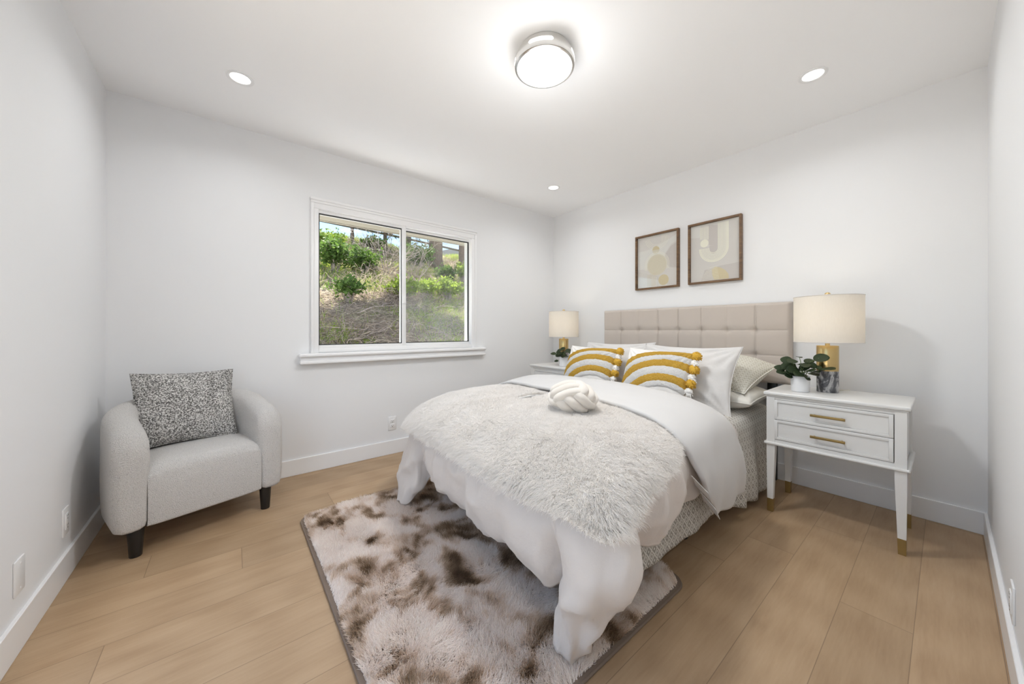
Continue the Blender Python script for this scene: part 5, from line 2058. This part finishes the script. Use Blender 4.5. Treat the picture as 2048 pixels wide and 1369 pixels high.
# dry litter lying on the shaded foot of the slope
lp = ground_pts(14000, (-3.6, -1.5), (-3.2, 4.0))
n = len(lp)
dirs = rg.normal(0, 1, (n, 3)) * np.array([1, 1, 0.18]) + np.array([0, 0, 0.10])
dirs /= np.linalg.norm(dirs, axis=1, keepdims=True)
tt = rg.random((n, 1))
o = hair('dry_litter', lp + np.array([0, 0, 0.03]), dirs, rg.uniform(0.05, 0.22, n), 0.0035, M['grass'], None, np.array([0.20, 0.16, 0.13]) * (1 - tt) + np.array([0.55, 0.48, 0.38]) * tt, npt=4, droop=0.05, curl=0.05, seed=14, tip=0.6)
tag(o, 'dry straw and twig litter on the shaded foot of the slope', 'litter', kind='stuff')


def leafy_shrub(label, x, y, rx, rz_, nleaf, leaf, m, seed, lift=0.0, group='leafy shrubs on the slope'):
    rr = random.Random(seed)
    z = float(hz(x, y))
    t = thing('leafy_shrub', label, 'shrub', (x, y, z), 0, group)
    sb, lb = BM(), BM()
    tips = []
    for k in range(16):
        a = rr.uniform(0, 2 * PI)
        s = rr.uniform(0.15, 1.0)
        tip = Vector((math.cos(a) * rx * s, math.sin(a) * rx * s, rz_ * rr.uniform(0.55, 1.0) * (1.15 - 0.4 * s) + lift))
        mid = tip * 0.5 + Vector((0, 0, 0.08)) - Vector((tip.x, tip.y, 0)) * 0.12
        pts = catmull([(0.04 * math.cos(a), 0.04 * math.sin(a), -0.05), mid, tip], 5)
        tube(sb, pts, [0.011 - 0.009 * i / len(pts) for i in range(len(pts))], 5)
        tips.append((pts, tip))
    for k in range(nleaf):
        pts, tip = rr.choice(tips)
        f = rr.uniform(0.45, 1.0)
        p = Vector(pts[min(len(pts) - 1, int(f * (len(pts) - 1)))])
        p += Vector((rr.gauss(0, 1), rr.gauss(0, 1), rr.gauss(0, 0.8))) * rx * 0.16
        d = Vector((rr.gauss(0, 1), rr.gauss(0, 1), rr.gauss(0.3, 0.7))).normalized()
        s = d.orthogonal().normalized()
        s = (s * math.cos(k) + d.cross(s) * math.sin(k)).normalized()
        up = d.cross(s)
        ln = leaf * rr.uniform(0.7, 1.3)
        w = ln * 0.28
        a = lb.verts.new(p)
        b1 = lb.verts.new(p + d * ln * 0.5 + s * w + up * ln * 0.08)
        b2 = lb.verts.new(p + d * ln * 0.5 - s * w + up * ln * 0.08)
        b3 = lb.verts.new(p + d * ln * 0.55)
        c = lb.verts.new(p + d * ln - up * ln * 0.08)
        lb.faces.new((a, b3, b1))
        lb.faces.new((b3, c, b1))
        lb.faces.new((a, b2, b3))
        lb.faces.new((b3, b2, c))
    obj('branches', sb, M['twig'], t, angle=None)
    obj('foliage', lb, m, t, angle=None)
    return t


leafy_shrub('bright green leafy shrub in the middle of the left window pane', -3.35, -0.55, 0.36, 0.42, 900, 0.075, M['leaf_bright'], 1)
leafy_shrub('bright green shrub just left of the window centre post', -3.55, -0.02, 0.34, 0.36, 800, 0.07, M['leaf_bright'], 2)
leafy_shrub('green shrub just right of the window centre post', -3.5, 0.45, 0.34, 0.50, 800, 0.075, M['leaf_bright'], 3)
leafy_shrub('bushy dark green shrub at the left edge of the left pane, high up the slope', -4.6, -1.45, 0.50, 0.70, 1000, 0.09, M['leaf_mid'], 4)
leafy_shrub('green shrub low at the left edge of the left pane', -3.2, -1.55, 0.34, 0.40, 700, 0.07, M['leaf_mid'], 5)
leafy_shrub('tall green shrub below the leaning bare bush in the left pane', -4.7, -0.85, 0.45, 0.55, 900, 0.085, M['leaf_mid'], 6)
leafy_shrub('green shrub on the upper slope left of the tree trunk', -5.6, 0.75, 0.60, 0.70, 1200, 0.085, M['leaf_mid'], 7)
leafy_shrub('yellow green sapling right of the large tree trunk', -4.7, 1.55, 0.30, 0.62, 380, 0.10, M['leaf_bright'], 8)
leafy_shrub('low green shrub under the large tree trunk', -4.6, 1.02, 0.40, 0.40, 800, 0.075, M['leaf_mid'], 9)
leafy_shrub('small grassy green shrub low in the right pane', -3.3, 1.35, 0.28, 0.26, 500, 0.07, M['leaf_bright'], 10)
leafy_shrub('green shrub on the crest above the bare bush', -6.4, -0.2, 0.45, 0.30, 600, 0.09, M['leaf_mid'], 11)
leafy_shrub('green shrub against the sky at the left end of the crest', -6.1, -1.35, 0.55, 0.40, 900, 0.09, M['leaf_bright'], 12)


def bare_shrub(label, x, y, h, n, seed):
    rr = random.Random(seed)
    z = float(hz(x, y))
    t = thing('bare_shrub', label, 'shrub', (x, y, z), 0)
    bm = BM()

    def branch(p, d, ln, r, lev):
        pts = [p]
        dd = d.copy()
        for k in range(5):
            dd = (dd + Vector((rr.gauss(0, .16), rr.gauss(0, .16), rr.gauss(0.0, .12)))).normalized()
            pts.append(pts[-1] + dd * ln / 5)
        tube(bm, pts, [r * (1 - 0.13 * k) for k in range(6)], 5)
        if lev < 3:
            for k in range(3 if lev else 4):
                i = rr.randint(1, 5)
                nd = (dd + Vector((rr.gauss(0, .6), rr.gauss(0, .6), rr.gauss(0.1, .35)))).normalized()
                branch(pts[i], nd, ln * rr.uniform(0.5, 0.75), r * 0.55, lev + 1)
    for k in range(n):
        a = rr.uniform(0, 2 * PI)
        branch(Vector((0, 0, -0.05)), Vector((math.cos(a) * 0.5, math.sin(a) * 0.5, 1)).normalized(), h * rr.uniform(0.6, 1), 0.012, 0)
    obj('branches', bm, M['twig'], t, angle=None)
    return t


bare_shrub('tall leafless grey bush leaning up against the sky in the left pane', -4.6, -0.45, 1.05, 9, 3)
bare_shrub('leafless grey bush beside the centre post of the window', -4.5, 0.15, 0.7, 6, 8)


def fallen_branch(label, p0, p1, r, seed):
    rr = random.Random(seed)
    p0, p1 = np.array(p0, float), np.array(p1, float)
    pts = []
    for k in range(9):
        p = p0 + (p1 - p0) * k / 8
        pts.append((p[0] + rr.gauss(0, .02), p[1] + rr.gauss(0, .02), float(hz(p[0], p[1])) + 0.07 + rr.gauss(0, .015)))
    bm = BM()
    tube(bm, pts, [r * (1 - 0.07 * k) for k in range(9)], 6)
    for k in (2, 4, 5, 7):
        a = Vector(pts[k])
        d = Vector((rr.gauss(0, .2), rr.gauss(0, .25), 0.06))
        tube(bm, [a, a + d * 0.5, a + d], [r * 0.5, r * 0.4, r * 0.25], 5)
    o = obj('fallen_branch', bm, M['twig'], angle=None)
    return tag(o, label, 'branch', 'fallen branches on the slope')


fallen_branch('long pale fallen branch across the middle of the slope behind the centre post', (-3.0, -0.75, 0), (-3.1, 0.55, 0), 0.014, 1)
fallen_branch('pale fallen branch at the bottom left corner of the window view', (-2.05, -1.75, 0), (-2.35, -1.05, 0), 0.012, 2)
fallen_branch('short pale fallen branch left of the centre post near the ground', (-2.35, -0.55, 0), (-2.1, -0.15, 0), 0.010, 3)
fallen_branch('thin fallen branch lying halfway up the left pane', (-2.7, -1.55, 0), (-3.1, -0.85, 0), 0.010, 4)


def tree(label, x, y, r, h, seed, limbs=(), lean=(0, 0), needles=True, group=None):
    rr = random.Random(seed)
    z = float(hz(x, y))
    t = thing('tree', label, 'tree', (x, y, z), 0, group)
    bm = BM()
    pts, rad = [], []
    for k in range(11):
        f = k / 10
        pts.append((lean[0] * f + rr.gauss(0, r * 0.06), lean[1] * f + rr.gauss(0, r * 0.06), -0.15 + f * (h + 0.15)))
        rad.append(r * (1.0 + 0.35 * max(0, 0.12 - f) / 0.12) * (1 - 0.35 * f))
    tube(bm, pts, rad, 18)
    obj('trunk', bm, M['bark'], t, angle=None)
    lb, nb = BM(), BM()
    for (zb, d, ln, lr) in limbs:
        d = Vector(d).normalized()
        p = Vector((0, 0, zb))
        lp_ = [p]
        dd = d.copy()
        for k in range(7):
            dd = (dd + Vector((rr.gauss(0, .10), rr.gauss(0, .10), rr.gauss(-0.02, .08)))).normalized()
            lp_.append(lp_[-1] + dd * ln / 7)
        tube(lb, lp_, [lr * (1 - 0.11 * k) for k in range(8)], 7)
        for k in range(2, 8):
            for q_ in range(3):
                sd = (dd * 0.5 + Vector((rr.gauss(0, .7), rr.gauss(0, .7), rr.gauss(0.0, .45)))).normalized()
                sp = [lp_[k], lp_[k] + sd * 0.18, lp_[k] + sd * 0.36 + Vector((0, 0, -0.03))]
                tube(lb, sp, [0.008, 0.006, 0.003], 4)
                if needles:
                    for m_ in range(34):
                        f = rr.uniform(0.3, 1.0)
                        c = sp[0].lerp(sp[2], f)
                        nd_ = (sd * 0.6 + Vector((rr.gauss(0, .6), rr.gauss(0, .6), rr.gauss(0.1, .6)))).normalized()
                        s = nd_.orthogonal().normalized() * 0.0045
                        e = c + nd_ * rr.uniform(0.08, 0.15)
                        nb.faces.new((nb.verts.new(c + s), nb.verts.new(c - s), nb.verts.new(e)))
    if limbs:
        obj('limbs', lb, M['bark'], t, angle=None)
        if needles:
            obj('needles', nb, M['needle'], t, angle=None)
    else:
        lb.free()
        nb.free()
    return t


big_tree = tree('thick brown tree trunk rising through the right window pane', -6.0, 1.40, 0.20, 4.2, 1,
     limbs=((1.05, (0.2, -1, 0.02), 1.3, 0.05), (1.25, (0.5, -0.9, 0.25), 1.4, 0.05), (1.5, (-0.2, 1, 0.2), 1.4, 0.05), (1.9, (0.6, 0.8, 0.3), 1.5, 0.05), (2.2, (0.2, -1, 0.3), 1.6, 0.05)), lean=(0.1, 0.12))
tree('dark slender tree trunk at the far right edge of the right pane', -5.4, 1.93, 0.10, 4.0, 2, limbs=((1.9, (0.2, 1, 0.3), 1.2, 0.04), (2.4, (0.3, -1, 0.4), 1.2, 0.04)))
tree('young pine against the sky just left of the centre post', -6.9, 0.32, 0.055, 2.2, 3,
     limbs=((0.35, (0.3, 0.6, 0.25), 0.6, 0.02), (0.5, (0.2, -0.8, 0.25), 0.8, 0.02), (0.65, (0.5, 0.5, 0.2), 0.7, 0.02), (0.8, (0.1, -0.9, 0.2), 0.8, 0.02), (0.95, (0.3, 0.9, 0.2), 0.7, 0.02), (1.15, (0.2, -0.9, 0.25), 0.7, 0.02), (1.35, (0.2, 0.9, 0.3), 0.7, 0.02), (1.6, (0.2, -0.9, 0.4), 0.6, 0.02)))
tree('slim pine on the crest between the left pane and the trunk', -7.1, 1.0, 0.06, 2.4, 4,
     limbs=((0.5, (0.3, 0.8, 0.2), 0.7, 0.02), (0.7, (0.2, -0.9, 0.2), 0.8, 0.02), (0.9, (0.3, 0.8, 0.2), 0.7, 0.02), (1.15, (0.2, -0.9, 0.2), 0.7, 0.02), (1.4, (0.3, 0.9, 0.25), 0.7, 0.02)))
tree('pine with drooping boughs at the upper left of the left pane', -6.9, -0.55, 0.05, 2.3, 6,
     limbs=((0.75, (0.3, 0.7, -0.1), 0.8, 0.02), (0.95, (0.3, -0.7, -0.05), 0.8, 0.02), (1.15, (0.3, 0.8, -0.05), 0.8, 0.02), (1.35, (0.3, -0.9, 0.0), 0.7, 0.02)))

rr = random.Random(21)
cb = BM()
base = Vector((-6.0, 1.40, float(hz(-6.0, 1.40))))
for k in range(5200):
    while True:
        p = Vector((rr.uniform(-1, 1), rr.uniform(-1, 1), rr.uniform(-1, 1)))
        if p.length < 1:
            break
    clump = fbm(np.array([[p.x * 3, p.y * 3, p.z * 2]]), 2, 5)[0]
    if clump < 0.46:
        continue
    p = Vector((-5.0 + p.x * 0.95, -0.70 + p.y * 2.0, 6.9 + p.z * 0.8)) - base
    d = Vector((rr.gauss(0, 1), rr.gauss(0, 1), rr.gauss(0, .6))).normalized()
    q_ = d.orthogonal().normalized()
    ln = rr.uniform(0.12, 0.24)
    cb.faces.new((cb.verts.new(p - q_ * ln * 0.3), cb.verts.new(p + d * ln), cb.verts.new(p + q_ * ln * 0.3), cb.verts.new(p - d * ln * 0.6)))
obj('crown', cb, M['needle'], big_tree, angle=None)
fence = thing('rail_fence', 'weathered two-rail fence along the crest of the slope in the left pane', 'fence', (-7.0, 0, 3.3))
FO = Vector((-7.0, 0, 3.3))
for z0, z1 in ((3.86, 3.78), (3.30, 3.36)):
    b = BM()
    tube(b, [Vector((-7.0, -3.2, z0 + 0.05)) - FO, Vector((-7.0, -1.2, z0)) - FO, Vector((-7.0, 0.9, z1)) - FO, Vector((-7.05, 3.0, z1 - 0.1)) - FO], 0.032, 8)
    obj('rail', b, M['rail'], fence, angle=None)
for y in (-2.6, 1.1, 3.0):
    b = BM()
    z = float(hz(-7.05, y))
    box(b, Vector((-7.06, y, z + 0.35)) - FO, (0.08, 0.08, 1.1), 0.005, 1)
    obj('post', b, M['rail'], fence)
